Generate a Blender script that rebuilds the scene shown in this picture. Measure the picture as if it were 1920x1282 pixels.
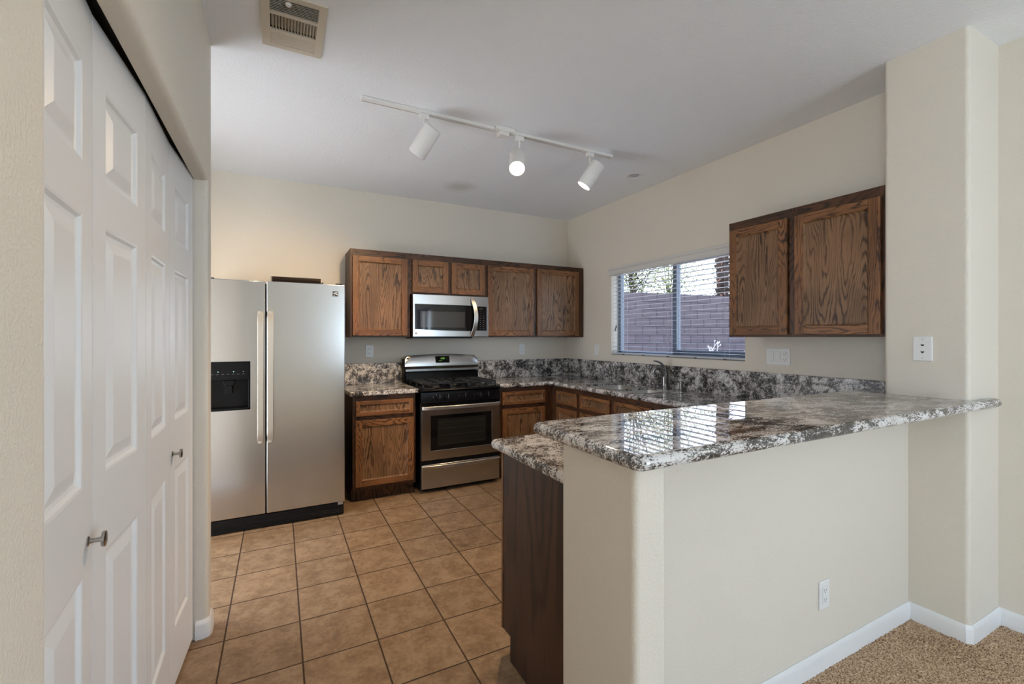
import bpy, bmesh, math, random
from mathutils import Vector, Matrix

for o in list(bpy.data.objects):
    bpy.data.objects.remove(o, do_unlink=True)
S = bpy.context.scene
C = S.collection
PI = math.pi
random.seed(7)

# ------------------------------------------------------------------ camera
H = 1.37
YB, XR, CE = 4.46, 3.054, 2.7624          # back wall, right wall, ceiling height
cam_d = bpy.data.cameras.new('camera')
cam_d.sensor_width = 36.0
cam_d.lens = 842.37 / 1920 * 36.0
cam_d.shift_y = -8.64 / 1920
cam_d.clip_start = 0.02
cam_d.clip_end = 200
cam = bpy.data.objects.new('camera', cam_d)
C.objects.link(cam)
cam.location = (0, 0, H)
cam.rotation_euler = (PI / 2, 0, -0.4774799)
S.camera = cam

# ------------------------------------------------------------------ world, sun, daylight, exposure
S.view_settings.view_transform = 'Standard'
S.view_settings.look = 'None'
S.view_settings.gamma = 1
S.view_settings.use_curve_mapping = False
S.view_settings.exposure = 0.24
S.cycles.use_denoising = True
S.cycles.max_bounces = 10
S.cycles.diffuse_bounces = 6
S.cycles.glossy_bounces = 5
S.cycles.transparent_max_bounces = 12
S.cycles.caustics_reflective = False
S.cycles.caustics_refractive = False
S.cycles.sample_clamp_indirect = 4.0

w = bpy.data.worlds.new('sky')
S.world = w
w.use_nodes = True
wn, wl = w.node_tree.nodes, w.node_tree.links
bg = wn['Background']
tc = wn.new('ShaderNodeTexCoord')
sp = wn.new('ShaderNodeSeparateXYZ')
cr = wn.new('ShaderNodeValToRGB')
cr.color_ramp.elements[0].position = 0.0
cr.color_ramp.elements[0].color = (0.86, 0.94, 1.06, 1)
cr.color_ramp.elements[1].position = 0.6
cr.color_ramp.elements[1].color = (0.5, 0.7, 1.1, 1)
wl.new(tc.outputs['Generated'], sp.inputs[0])
wl.new(sp.outputs[2], cr.inputs[0])
wl.new(cr.outputs[0], bg.inputs[0])
bg.inputs[1].default_value = 5.0


def light(name, kind, loc, rot, energy, color=(1, 1, 1), **kw):
    d = bpy.data.lights.new(name, kind)
    d.energy = energy
    d.color = color
    for k, v in kw.items():
        setattr(d, k, v)
    o = bpy.data.objects.new(name, d)
    C.objects.link(o)
    o.location = loc
    o.rotation_euler = rot
    return o


light('sun', 'SUN', (5, 20, 20), (math.radians(-38), 0, math.radians(10)), 12.0, (1, 0.95, 0.86), angle=0.01)
# daylight entering by the dining room slider (right wall) and the back window
light('slider_daylight', 'AREA', (XR - 0.03, -2.4, 1.05), (math.radians(112), 0, PI / 2), 20, (0.48, 0.79, 1.0),
      shape='RECTANGLE', size=1.2, size_y=2.0)
light('back_window_daylight', 'AREA', (2.35, -3.57, 1.30), (math.radians(95), 0, 0), 30, (0.45, 0.72, 1.0),
      shape='RECTANGLE', size=1.2, size_y=1.6)
light('living_fill_light', 'AREA', (-4.92, -1.7, 1.35), (math.radians(112), 0, -PI / 2), 95, (0.60, 0.80, 1.0),
      shape='RECTANGLE', size=2.6, size_y=1.7)  # unseen living room window, added as fill light
# added kitchen fill light, in an invented door opening left of the refrigerator
light('hall_fill_light', 'AREA', (-1.03, 3.10, 1.05), (math.radians(100), 0, -PI / 2), 5, (1.0, 0.93, 0.84),
      shape='RECTANGLE', size=0.85, size_y=1.9)
for nm, lc_, rt, sx_, sy_ in (('kitchen_window_portal', (XR + 0.18, 2.91, 1.64), (PI / 2, 0, PI / 2), 1.5, 0.9),):
    p_ = light(nm, 'AREA', lc_, rt, 1, shape='RECTANGLE', size=sx_, size_y=sy_)
    p_.data.cycles.is_portal = True


# ------------------------------------------------------------------ material helpers
def nmat(name):
    m = bpy.data.materials.new(name)
    m.use_nodes = True
    return m, m.node_tree.nodes, m.node_tree.links, m.node_tree.nodes['Principled BSDF']


def simple(name, col, rough=0.5, metal=0.0, emit=None, estr=0, coat=0, spec=0.5, aniso=0):
    m, n, l, b = nmat(name)
    b.inputs['Base Color'].default_value = (*col, 1)
    b.inputs['Roughness'].default_value = rough
    b.inputs['Metallic'].default_value = metal
    b.inputs['Specular IOR Level'].default_value = spec
    b.inputs['Coat Weight'].default_value = coat
    b.inputs['Anisotropic'].default_value = aniso
    if emit:
        b.inputs['Emission Color'].default_value = (*emit, 1)
        b.inputs['Emission Strength'].default_value = estr
    return m


def N(n, t, **kw):
    x = n.new(t)
    for k, v in kw.items():
        if k.startswith('i_'):
            x.inputs[k[2:]].default_value = v
        else:
            setattr(x, k, v)
    return x


def noise(n, l, vec, scale, detail=2, rough=0.5, dist=0):
    x = n.new('ShaderNodeTexNoise')
    x.inputs['Scale'].default_value = scale
    x.inputs['Detail'].default_value = detail
    x.inputs['Roughness'].default_value = rough
    x.inputs['Distortion'].default_value = dist
    l.new(vec, x.inputs['Vector'])
    return x.outputs['Fac']


def math_n(n, l, op, a, b=None, c=None):
    x = n.new('ShaderNodeMath')
    x.operation = op
    for i, v in enumerate((a, b, c)):
        if v is None:
            continue
        if isinstance(v, (int, float)):
            x.inputs[i].default_value = v
        else:
            l.new(v, x.inputs[i])
    return x.outputs[0]


def ramp(n, l, fac, stops, interp='LINEAR'):
    x = n.new('ShaderNodeValToRGB')
    x.color_ramp.interpolation = interp
    e = x.color_ramp.elements
    while len(e) > 1:
        e.remove(e[-1])
    e[0].position = stops[0][0]
    e[0].color = (*stops[0][1], 1) if len(stops[0][1]) == 3 else stops[0][1]
    for p, c in stops[1:]:
        k = e.new(p)
        k.color = (*c, 1) if len(c) == 3 else c
    l.new(fac, x.inputs[0])
    return x.outputs[0]


def mixc(n, l, fac, a, b):
    x = n.new('ShaderNodeMix')
    x.data_type = 'RGBA'
    for s, v in ((0, fac), (6, a), (7, b)):
        if isinstance(v, (int, float)):
            x.inputs[s].default_value = v
        elif isinstance(v, tuple):
            x.inputs[s].default_value = (*v, 1)
        else:
            l.new(v, x.inputs[s])
    return x.outputs[2]


def bump(n, l, b, height, strength, dist=0.002):
    x = n.new('ShaderNodeBump')
    x.inputs['Strength'].default_value = strength
    x.inputs['Distance'].default_value = dist
    l.new(height, x.inputs['Height'])
    l.new(x.outputs[0], b.inputs['Normal'])


def pos(n):
    return n.new('ShaderNodeNewGeometry').outputs['Position']


def mapped(n, l, vec, scale=(1, 1, 1), loc=(0, 0, 0)):
    x = n.new('ShaderNodeMapping')
    x.inputs['Scale'].default_value = scale
    x.inputs['Location'].default_value = loc
    l.new(vec, x.inputs['Vector'])
    return x.outputs[0]


def wall_paint(name, col, strength=0.35, scale=170):
    m, n, l, b = nmat(name)
    p = pos(n)
    f = noise(n, l, p, scale, 2, 0.5)
    f2 = ramp(n, l, f, [(0.42, (0, 0, 0)), (0.62, (1, 1, 1))])
    b.inputs['Base Color'].default_value = (*col, 1)
    b.inputs['Roughness'].default_value = 0.6
    b.inputs['Specular IOR Level'].default_value = 0.3
    bump(n, l, b, f2, strength, 0.0015)
    return m


PAINT = wall_paint('wall_paint', (0.74, 0.682, 0.585))
CEIL = wall_paint('ceiling_paint', (0.87, 0.885, 0.90), 0.5, 120)
# a faint old stain on the ceiling above the range
_n, _l = CEIL.node_tree.nodes, CEIL.node_tree.links
_d = _n.new('ShaderNodeVectorMath')
_d.operation = 'DISTANCE'
_l.new(pos(_n), _d.inputs[0])
_d.inputs[1].default_value = (1.48, 3.91, CE)
_w = noise(_n, _l, pos(_n), 9, 3, 0.6)
_f = math_n(_n, _l, 'MULTIPLY_ADD', _w, 0.10, _d.outputs['Value'])
_c = ramp(_n, _l, _f, [(0.05, (0.66, 0.65, 0.62)), (0.26, (0.87, 0.885, 0.90))], 'EASE')
_l.new(_c, _n['Principled BSDF'].inputs['Base Color'])
TRIM = simple('trim_white', (0.80, 0.80, 0.79), 0.35)
DOORW = simple('door_white', (0.80, 0.80, 0.79), 0.38)
PLATE = simple('plate_white', (0.80, 0.80, 0.78), 0.3)
BLACK = simple('black_plastic', (0.005, 0.005, 0.006), 0.35, spec=0.25)
BLACKGLOSS = simple('black_enamel', (0.005, 0.005, 0.006), 0.12, spec=0.16)
BLACKMATTE = simple('black_matte', (0.006, 0.006, 0.006), 0.7)
IRON = simple('cast_iron', (0.012, 0.012, 0.013), 0.42)
DARKHOLE = simple('dark_slot', (0.01, 0.01, 0.01), 0.8)
GLASSBLACK = simple('black_glass', (0.006, 0.006, 0.0065), 0.04, spec=0.4)
WINDOWMESH = simple('microwave_window_mesh', (0.035, 0.035, 0.034), 0.05, spec=0.5)
CHROME = simple('chrome', (0.66, 0.64, 0.61), 0.3, 1.0)
NICKEL = simple('satin_nickel', (0.40, 0.38, 0.35), 0.2, 1.0)
FAUCETM = simple('faucet_metal', (0.27, 0.26, 0.25), 0.24, 1.0)
SINKM = simple('sink_steel', (0.66, 0.65, 0.62), 0.36, 1.0)
LAMPW = simple('lamp_enamel', (0.82, 0.80, 0.76), 0.3)
VENTM = simple('vent_enamel', (0.64, 0.57, 0.46), 0.5)
CANM = simple('can_trim', (0.85, 0.85, 0.84), 0.4)
BULB = simple('bulb_glow', (1, 1, 1), 0.4, emit=(1, 0.86, 0.62), estr=14)
BULBOFF = simple('bulb_frosted', (0.45, 0.45, 0.45), 0.3)
FRAMEM = simple('window_frame', (0.13, 0.155, 0.19), 0.45)  # blue grey base carries the backlit shade on white vinyl
SLAT = simple('blind_slat', (0.54, 0.54, 0.57), 0.5)
VALANCE = simple('blind_valance', (0.66, 0.64, 0.60), 0.45)
CORD = simple('blind_cord', (0.6, 0.62, 0.66), 0.8)
GREENLED = simple('green_led', (0, 0, 0), 0.4, emit=(0.45, 1.0, 0.75), estr=2.0)
GREENTXT = simple('green_digits', (0, 0, 0), 0.4, emit=(0.35, 0.9, 0.1), estr=0.45)
GREYTXT = simple('grey_print', (0.10, 0.10, 0.10), 0.5)
LOGOK = simple('logo_black', (0.02, 0.02, 0.02), 0.3)
LOGOW = simple('logo_silver', (0.65, 0.65, 0.64), 0.3)
HANDLEM = simple('handle_satin', (0.50, 0.47, 0.41), 0.33, 0.6)
CLIP = simple('rail_clip', (0.10, 0.09, 0.07), 0.5)


def steel(name, col=(0.56, 0.54, 0.51), rough=0.27, axis='h'):
    m, n, l, b = nmat(name)
    p = pos(n)
    v = mapped(n, l, p, (3, 3, 700) if axis == 'h' else (700, 700, 3))
    f = noise(n, l, v, 1.0, 2, 0.6)
    b.inputs['Metallic'].default_value = 1
    c = ramp(n, l, f, [(0.3, tuple(x * 0.992 for x in col)), (0.7, tuple(x * 1.008 for x in col))])
    l.new(c, b.inputs['Base Color'])
    r = ramp(n, l, f, [(0.3, (rough * 0.985,) * 3), (0.7, (rough * 1.015,) * 3)])
    l.new(r, b.inputs['Roughness'])
    # broad, very shallow waviness of sheet steel
    big = noise(n, l, mapped(n, l, p, (0.5, 0.5, 3.0)), 1.6, 1, 0.4)
    bump(n, l, b, big, 0.12, 0.006)
    return m


STEEL = steel('brushed_steel', (0.55, 0.54, 0.52), 0.22)
STEELR = steel('range_steel', (0.52, 0.515, 0.505), 0.22)


def oak(name, horiz=False, light_c=(0.25, 0.112, 0.044), mid_c=(0.15, 0.062, 0.024), dark_c=(0.022, 0.011, 0.006),
        freq=7.0, across=1.0, contrast=1.0):
    m, n, l, b = nmat(name)
    s = N(n, 'ShaderNodeSeparateXYZ')
    l.new(pos(n), s.inputs[0])
    oi = n.new('ShaderNodeObjectInfo')
    u = math_n(n, l, 'ADD', s.outputs[0], s.outputs[1])
    z = s.outputs[2]
    if horiz:
        u, z = z, u
    off = math_n(n, l, 'MULTIPLY', oi.outputs['Random'], 37.0)
    cb = N(n, 'ShaderNodeCombineXYZ')
    l.new(u, cb.inputs[0])
    l.new(z, cb.inputs[1])
    l.new(off, cb.inputs[2])
    vec = cb.outputs[0]
    # cathedral figure: thin dark contour lines of a long, narrow height field
    h1 = noise(n, l, mapped(n, l, vec, (5.2 * across, 0.62, 1)), 1.0, 2.0, 0.4, 0.15)
    h2 = noise(n, l, mapped(n, l, vec, (26, 5, 1)), 1.0, 2, 0.5)
    h3 = noise(n, l, mapped(n, l, vec, (110, 22, 1)), 1.0, 2, 0.5)
    hh = math_n(n, l, 'MULTIPLY_ADD', h3, 0.014, math_n(n, l, 'MULTIPLY_ADD', h2, 0.050, h1))
    ph = math_n(n, l, 'MULTIPLY', hh, 2 * PI * freq * 7.0)
    sn = math_n(n, l, 'SINE', ph)
    band = math_n(n, l, 'POWER', math_n(n, l, 'MULTIPLY_ADD', sn, 0.5, 0.5), 3.4)
    pores = noise(n, l, mapped(n, l, vec, (420, 13, 1)), 1.0, 2, 0.6)
    streak = noise(n, l, mapped(n, l, vec, (60, 1.8, 1)), 1.0, 3, 0.6)
    fade = ramp(n, l, noise(n, l, mapped(n, l, vec, (9, 2.2, 1)), 1.0, 2, 0.5), [(0.35, (0.35,) * 3), (0.62, (1,) * 3)])
    line = math_n(n, l, 'MULTIPLY', band, fade)
    dk = math_n(n, l, 'MULTIPLY_ADD', line, 0.78, math_n(n, l, 'MULTIPLY_ADD', pores, 0.75, -0.32))
    tot = math_n(n, l, 'SUBTRACT', 1.0, math_n(n, l, 'ADD', dk, math_n(n, l, 'MULTIPLY_ADD', streak, 0.7, -0.35)))
    col = ramp(n, l, tot, [(0.10, dark_c), (0.42, tuple(0.55 * a + 0.45 * d for a, d in zip(mid_c, dark_c))), (0.66, mid_c), (0.95, light_c)])
    # blotchy take-up of the stain
    bl = noise(n, l, mapped(n, l, vec, (6, 3, 1)), 1.0, 2, 0.5)
    k = ramp(n, l, bl, [(0.35, (0.72,) * 3), (0.65, (1.1,) * 3)])
    mx = n.new('ShaderNodeMix')
    mx.data_type = 'RGBA'
    mx.blend_type = 'MULTIPLY'
    mx.inputs[0].default_value = 0.8
    l.new(col, mx.inputs[6])
    l.new(k, mx.inputs[7])
    l.new(mx.outputs[2], b.inputs['Base Color'])
    b.inputs['Roughness'].default_value = 0.42
    b.inputs['Specular IOR Level'].default_value = 0.3
    bump(n, l, b, tot, 0.12, 0.001)
    return m


OAKV = oak('oak_vertical')
OAKH = oak('oak_horizontal', True)
OAKP = oak('oak_panel', False, (0.24, 0.130, 0.064), (0.155, 0.080, 0.038), (0.020, 0.011, 0.007), 5.0, 1.0)
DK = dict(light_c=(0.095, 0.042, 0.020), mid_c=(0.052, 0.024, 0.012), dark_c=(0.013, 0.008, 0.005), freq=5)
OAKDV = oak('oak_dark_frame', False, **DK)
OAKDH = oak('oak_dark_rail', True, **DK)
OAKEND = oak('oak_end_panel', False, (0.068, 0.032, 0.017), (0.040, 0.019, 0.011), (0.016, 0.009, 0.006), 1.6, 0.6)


def granite(name, sx=(1, 1, 1), scale=1.0, dark_bias=0.0, cream=(0.76, 0.745, 0.73), rough=0.06, spec=0.6, ior=1.5):
    m, n, l, b = nmat(name)
    p = mapped(n, l, pos(n), tuple(k * scale for k in sx))
    big = noise(n, l, p, 9, 3, 0.6, 0.4)
    med = noise(n, l, p, 42, 4, 0.68, 0.6)
    fine = noise(n, l, p, 190, 2, 0.6)
    a = math_n(n, l, 'MULTIPLY_ADD', big, 1.25, -0.65 + dark_bias)
    c = math_n(n, l, 'MULTIPLY_ADD', med, 1.25, a)
    d = math_n(n, l, 'MULTIPLY_ADD', fine, 1.3, -0.65)
    e = math_n(n, l, 'ADD', c, d)
    col = ramp(n, l, e, [(0.44, cream), (0.54, tuple(0.88 * k for k in cream)), (0.60, (0.30, 0.28, 0.27)), (0.70, (0.13, 0.12, 0.115)), (0.82, (0.03, 0.03, 0.03))])
    pink = noise(n, l, p, 6, 3, 0.5)
    pk = ramp(n, l, pink, [(0.40, (1, 1, 1)), (0.62, (0.80, 0.77, 0.74))])
    mx = n.new('ShaderNodeMix')
    mx.data_type = 'RGBA'
    mx.blend_type = 'MULTIPLY'
    mx.inputs[0].default_value = 0.8
    l.new(col, mx.inputs[6])
    l.new(pk, mx.inputs[7])
    l.new(mx.outputs[2], b.inputs['Base Color'])
    b.inputs['Roughness'].default_value = rough
    b.inputs['Specular IOR Level'].default_value = spec
    b.inputs['IOR'].default_value = ior
    return m


GRAN = granite('granite')
GRANBAR = granite('granite_bar', (0.7, 1.5, 1.2), 0.9, 0.02, rough=0.015, spec=0.9, ior=1.6)
GRANSPL = granite('granite_splash', (1, 1, 1), 1.1, 0.045, rough=0.25, spec=0.25)


def tiles():
    m, n, l, b = nmat('floor_tile')
    s = N(n, 'ShaderNodeSeparateXYZ')
    p = pos(n)
    l.new(p, s.inputs[0])
    T, X0, Y0 = 0.31003, -0.22249, 3.63700
    fx = math_n(n, l, 'MULTIPLY_ADD', s.outputs[0], 1 / T, -X0 / T + 20)
    fy = math_n(n, l, 'MULTIPLY_ADD', s.outputs[1], 1 / T, -Y0 / T + 30)
    dx = math_n(n, l, 'PINGPONG', fx, 0.5)
    dy = math_n(n, l, 'PINGPONG', fy, 0.5)
    d = math_n(n, l, 'MINIMUM', dx, dy)
    wob = noise(n, l, p, 60, 2)
    d2 = math_n(n, l, 'MULTIPLY_ADD', wob, 0.006, d)
    g = ramp(n, l, d2, [(0.0115, (0, 0, 0)), (0.0165, (1, 1, 1))])
    ix = math_n(n, l, 'FLOOR', fx)
    iy = math_n(n, l, 'FLOOR', fy)
    cb = N(n, 'ShaderNodeCombineXYZ')
    l.new(ix, cb.inputs[0])
    l.new(iy, cb.inputs[1])
    wnz = n.new('ShaderNodeTexWhiteNoise')
    l.new(cb.outputs[0], wnz.inputs['Vector'])
    ov = n.new('ShaderNodeVectorMath')
    ov.operation = 'MULTIPLY_ADD'
    l.new(wnz.outputs['Color'], ov.inputs[0])
    ov.inputs[1].default_value = (9, 9, 9)
    l.new(p, ov.inputs[2])
    q = ov.outputs[0]
    n1 = noise(n, l, q, 13, 6, 0.68, 0.3)
    n2 = noise(n, l, q, 48, 4, 0.7)
    mm = math_n(n, l, 'MULTIPLY_ADD', n2, 0.55, n1)
    col = ramp(n, l, mm, [(0.55, (0.175, 0.104, 0.055)), (0.72, (0.255, 0.160, 0.088)), (0.9, (0.35, 0.235, 0.14))])
    vv = math_n(n, l, 'MULTIPLY_ADD', wnz.outputs['Value'], 0.14, 0.93)
    hs = n.new('ShaderNodeHueSaturation')
    l.new(vv, hs.inputs['Value'])
    l.new(col, hs.inputs['Color'])
    fin = mixc(n, l, g, (0.045, 0.022, 0.010), hs.outputs[0])
    l.new(fin, b.inputs['Base Color'])
    r = mixc(n, l, g, (0.8, 0.8, 0.8), (0.36, 0.36, 0.36))
    l.new(r, b.inputs['Roughness'])
    hh = math_n(n, l, 'MULTIPLY_ADD', mm, 0.25, g)
    bump(n, l, b, hh, 0.5, 0.002)
    return m


TILE = tiles()


def carpet():
    m, n, l, b = nmat('carpet_pile')
    p = pos(n)
    a = noise(n, l, p, 150, 2, 0.7)
    c = noise(n, l, p, 330, 1, 0.6)
    t = math_n(n, l, 'MULTIPLY_ADD', c, 0.5, a)
    big = noise(n, l, p, 3, 2)
    t = math_n(n, l, 'MULTIPLY_ADD', big, 0.12, t)
    col = ramp(n, l, t, [(0.62, (0.11, 0.055, 0.025)), (0.74, (0.40, 0.25, 0.15)), (0.86, (0.70, 0.49, 0.32)), (1.0, (0.85, 0.66, 0.47))])
    l.new(col, b.inputs['Base Color'])
    b.inputs['Roughness'].default_value = 0.95
    b.inputs['Specular IOR Level'].default_value = 0.1
    bump(n, l, b, t, 0.8, 0.006)
    return m


CARPET = carpet()


# ------------------------------------------------------------------ mesh helpers
class MB:
    def __init__(s, f=None):
        s.v, s.f, s.m = [], [], []
        s.t = f or (lambda u, d, z: (u, d, z))

    def add(s, vs, fs, mi=0):
        k = len(s.v)
        s.v += [s.t(*p) for p in vs]
        s.f += [tuple(i + k for i in f) for f in fs]
        s.m += [mi] * len(fs)
        return s

    def box(s, a, b, mi=0):
        x0, x1 = sorted((a[0], b[0]))
        y0, y1 = sorted((a[1], b[1]))
        z0, z1 = sorted((a[2], b[2]))
        vs = [(x, y, z) for x in (x0, x1) for y in (y0, y1) for z in (z0, z1)]
        return s.add(vs, [(0, 1, 3, 2), (4, 6, 7, 5), (0, 4, 5, 1), (2, 3, 7, 6), (0, 2, 6, 4), (1, 5, 7, 3)], mi)

    def cyl(s, p0, p1, r0, r1=None, n=24, mi=0, cap=True):
        r1 = r0 if r1 is None else r1
        p0, p1 = Vector(p0), Vector(p1)
        d = (p1 - p0).normalized()
        a = d.orthogonal().normalized()
        b = d.cross(a)
        vs = []
        for p, r in ((p0, r0), (p1, r1)):
            for i in range(n):
                t = 2 * PI * i / n
                vs.append(tuple(p + a * (r * math.cos(t)) + b * (r * math.sin(t))))
        fs = [(i, (i + 1) % n, n + (i + 1) % n, n + i) for i in range(n)]
        if cap:
            fs += [tuple(range(n - 1, -1, -1)), tuple(range(n, 2 * n))]
        return s.add(vs, fs, mi)

    def lathe(s, p, d, prof, n=28, mi=0):
        """prof: (radius, distance along d)"""
        p, d = Vector(p), Vector(d).normalized()
        a = d.orthogonal().normalized()
        b = d.cross(a)
        vs, fs = [], []
        for r, h in prof:
            for i in range(n):
                t = 2 * PI * i / n
                vs.append(tuple(p + d * h + a * (r * math.cos(t)) + b * (r * math.sin(t))))
        for j in range(len(prof) - 1):
            for i in range(n):
                fs.append((j * n + i, j * n + (i + 1) % n, (j + 1) * n + (i + 1) % n, (j + 1) * n + i))
        fs += [tuple(range(n - 1, -1, -1)), tuple(range((len(prof) - 1) * n, len(prof) * n))]
        return s.add(vs, fs, mi)

    def tube(s, pts, r, n=10, mi=0):
        pts = [Vector(p) for p in pts]
        rs = r if isinstance(r, (list, tuple)) else [r] * len(pts)
        vs, fs = [], []
        prev = None
        for i, p in enumerate(pts):
            d = (pts[min(i + 1, len(pts) - 1)] - pts[max(i - 1, 0)]).normalized()
            a = d.orthogonal().normalized() if prev is None else (prev - d * prev.dot(d)).normalized()
            prev = a
            b = d.cross(a)
            for k in range(n):
                t = 2 * PI * k / n
                vs.append(tuple(p + a * (rs[i] * math.cos(t)) + b * (rs[i] * math.sin(t))))
        for j in range(len(pts) - 1):
            for i in range(n):
                fs.append((j * n + i, j * n + (i + 1) % n, (j + 1) * n + (i + 1) % n, (j + 1) * n + i))
        fs += [tuple(range(n - 1, -1, -1)), tuple(range((len(pts) - 1) * n, len(pts) * n))]
        return s.add(vs, fs, mi)

    def prism(s, poly, lo, hi, axis='z', mi=0):
        """poly in the other two axes, in order (x,y) / (x,z) / (y,z)"""
        n = len(poly)

        def P(a, b, h):
            return {'z': (a, b, h), 'y': (a, h, b), 'x': (h, a, b)}[axis]
        vs = [P(a, b, lo) for a, b in poly] + [P(a, b, hi) for a, b in poly]
        fs = [tuple(range(n)), tuple(range(2 * n - 1, n - 1, -1))] + [(i, (i + 1) % n, n + (i + 1) % n, n + i) for i in range(n)]
        return s.add(vs, fs, mi)

    def ringpanel(s, u0, u1, z0, z1, d0, rings, mi=0):
        """nested rectangles: rings = (inset, depth offset); flat field in the middle"""
        vs, fs = [], []
        for ins, dd in rings:
            for (u, z) in ((u0 + ins, z0 + ins), (u1 - ins, z0 + ins), (u1 - ins, z1 - ins), (u0 + ins, z1 - ins)):
                vs.append((u, d0 + dd, z))
        for j in range(len(rings) - 1):
            for i in range(4):
                fs.append((4 * j + i, 4 * j + (i + 1) % 4, 4 * j + 4 + (i + 1) % 4, 4 * j + 4 + i))
        k = 4 * (len(rings) - 1)
        fs.append((k, k + 1, k + 2, k + 3))
        return s.add(vs, fs, mi)

    def build(s, name, mats, parent=None, bevel=0, seg=2, smooth=False, edges=None, recalc=True, weld=False):
        me = bpy.data.meshes.new(name)
        me.from_pydata(s.v, [], s.f)
        for i, mi in enumerate(s.m):
            me.polygons[i].material_index = mi
        if not isinstance(mats, (list, tuple)):
            mats = [mats]
        for m in mats:
            me.materials.append(m)
        bm = bmesh.new()
        bm.from_mesh(me)
        if weld:
            bmesh.ops.remove_doubles(bm, verts=bm.verts, dist=1e-5)
        if recalc:
            bmesh.ops.recalc_face_normals(bm, faces=bm.faces)
        if edges:
            for pred, rad, sg in edges:
                es = [e for e in bm.edges if pred(e.verts[0].co, e.verts[1].co)]
                if es:
                    bmesh.ops.bevel(bm, geom=es, offset=rad, segments=sg, profile=0.5, affect='EDGES', clamp_overlap=True)
        bm.to_mesh(me)
        bm.free()
        if smooth:
            for p in me.polygons:
                p.use_smooth = True
        o = bpy.data.objects.new(name, me)
        C.objects.link(o)
        if parent is not None:
            attach(o, parent)
        if bevel:
            md = o.modifiers.new('bevel', 'BEVEL')
            md.width = bevel
            md.segments = seg
            md.limit_method = 'ANGLE'
            md.angle_limit = math.radians(40)
            md.use_clamp_overlap = True
        if smooth or bevel or edges:
            for p in me.polygons:
                p.use_smooth = True
            md = o.modifiers.new('wn', 'WEIGHTED_NORMAL') if (bevel or edges) else None
            if md:
                md.keep_sharp = True
            me.set_sharp_from_angle(angle=math.radians(35 if not edges else 30))
        return o


WLOC = {}


def wloc(o):
    return WLOC.get(o.name, Vector((0, 0, 0)))


def attach(o, parent):
    """parent while the mesh keeps its place in the room"""
    o.parent = parent
    o.matrix_parent_inverse = Matrix.Translation(-wloc(parent))
    WLOC[o.name] = Vector((0, 0, 0))


def tag(o, label, cat, group=None, kind=None):
    o['label'] = label
    o['category'] = cat
    if group:
        o['group'] = group
    if kind:
        o['kind'] = kind
    return o


def thing(name, label, cat, loc, group=None):
    o = bpy.data.objects.new(name, None)
    o.empty_display_size = 0.1
    C.objects.link(o)
    o.location = loc
    WLOC[o.name] = Vector(loc)
    return tag(o, label, cat, group)


def struct(o):
    o['kind'] = 'structure'
    return o


def cut(o, cutter_mb):
    c = cutter_mb.build('cutter', BLACK)
    md = o.modifiers.new('cut', 'BOOLEAN')
    md.operation = 'DIFFERENCE'
    md.solver = 'EXACT'
    md.object = c
    # boolean runs before any bevel
    while o.modifiers[0] != md:
        o.modifiers.move(len(o.modifiers) - 1, 0)
        break
    others = [m for m in o.modifiers if m != md]
    for m in others:
        m.show_viewport = False
    dg = bpy.context.evaluated_depsgraph_get()
    me = bpy.data.meshes.new_from_object(o.evaluated_get(dg))
    o.modifiers.remove(md)
    for m in others:
        m.show_viewport = True
    o.data = me
    bpy.data.objects.remove(c, do_unlink=True)
    return o


def text(name, body, size, loc, rot, mat, parent, ext=0.0004):
    cu = bpy.data.curves.new(name, 'FONT')
    cu.body = body
    cu.size = size
    cu.extrude = ext
    cu.align_x = 'CENTER'
    cu.align_y = 'CENTER'
    t = bpy.data.objects.new(name, cu)
    C.objects.link(t)
    dg = bpy.context.evaluated_depsgraph_get()
    me = bpy.data.meshes.new_from_object(t.evaluated_get(dg))
    bpy.data.objects.remove(t, do_unlink=True)
    o = bpy.data.objects.new(name, me)
    C.objects.link(o)
    me.materials.clear()
    me.materials.append(mat)
    M = Matrix.Translation(Vector(loc)) @ rot.to_4x4()
    me.transform(M)
    attach(o, parent)
    return o


ROT_Y = Matrix.Rotation(PI / 2, 3, 'X')                                   # text facing -y
FY = lambda p: (lambda u, d, z: (u, p - d, z))                              # face towards -y
FX = lambda p: (lambda u, d, z: (p - d, u, z))                              # face towards -x
FYP = lambda p: (lambda u, d, z: (u, p + d, z))                             # face towards +y

# ================================================================== THE ROOM SHELL
# floor: tile in the kitchen and hall, carpet in dining and living room
mb = MB()
mb.box((-1.10, 0.0, -0.1), (0.83, YB + 0.1, 0))
mb.box((0.83, 1.06, -0.1), (XR + 0.1, YB + 0.1, 0))
struct(mb.build('floor', TILE))
mb = MB().box((-5.1, -3.7, -0.1), (XR + 0.1, 0.0, -0.001)).box((0.83, 0.0, -0.1), (XR + 0.1, 1.06, -0.001))
struct(mb.build('floor_carpet_base', CARPET))
# carpet pile: jittered tufts
me = bpy.data.meshes.new('carpet_pile')
vs, fs = [], []
cx0, cx1, cy0, cy1, st = 0.835, XR, -0.4, 1.058, 0.0065
nx, ny = int((cx1 - cx0) / st), int((cy1 - cy0) / st)
for j in range(ny + 1):
    for i in range(nx + 1):
        e = 0 if i in (0, nx) or j in (0, ny) else 1
        vs.append((cx0 + (cx1 - cx0) * i / nx + e * random.uniform(-.0025, .0025), cy0 + (cy1 - cy0) * j / ny + e * random.uniform(-.0025, .0025),
                   0.002 + random.random() ** 1.5 * 0.007))
for j in range(ny):
    for i in range(nx):
        k = j * (nx + 1) + i
        fs.append((k, k + 1, k + nx + 2, k + nx + 1))
me.from_pydata(vs, [], fs)
me.materials.append(CARPET)
for p in me.polygons:
    p.use_smooth = True
o = bpy.data.objects.new('carpet_pile', me)
C.objects.link(o)
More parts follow.
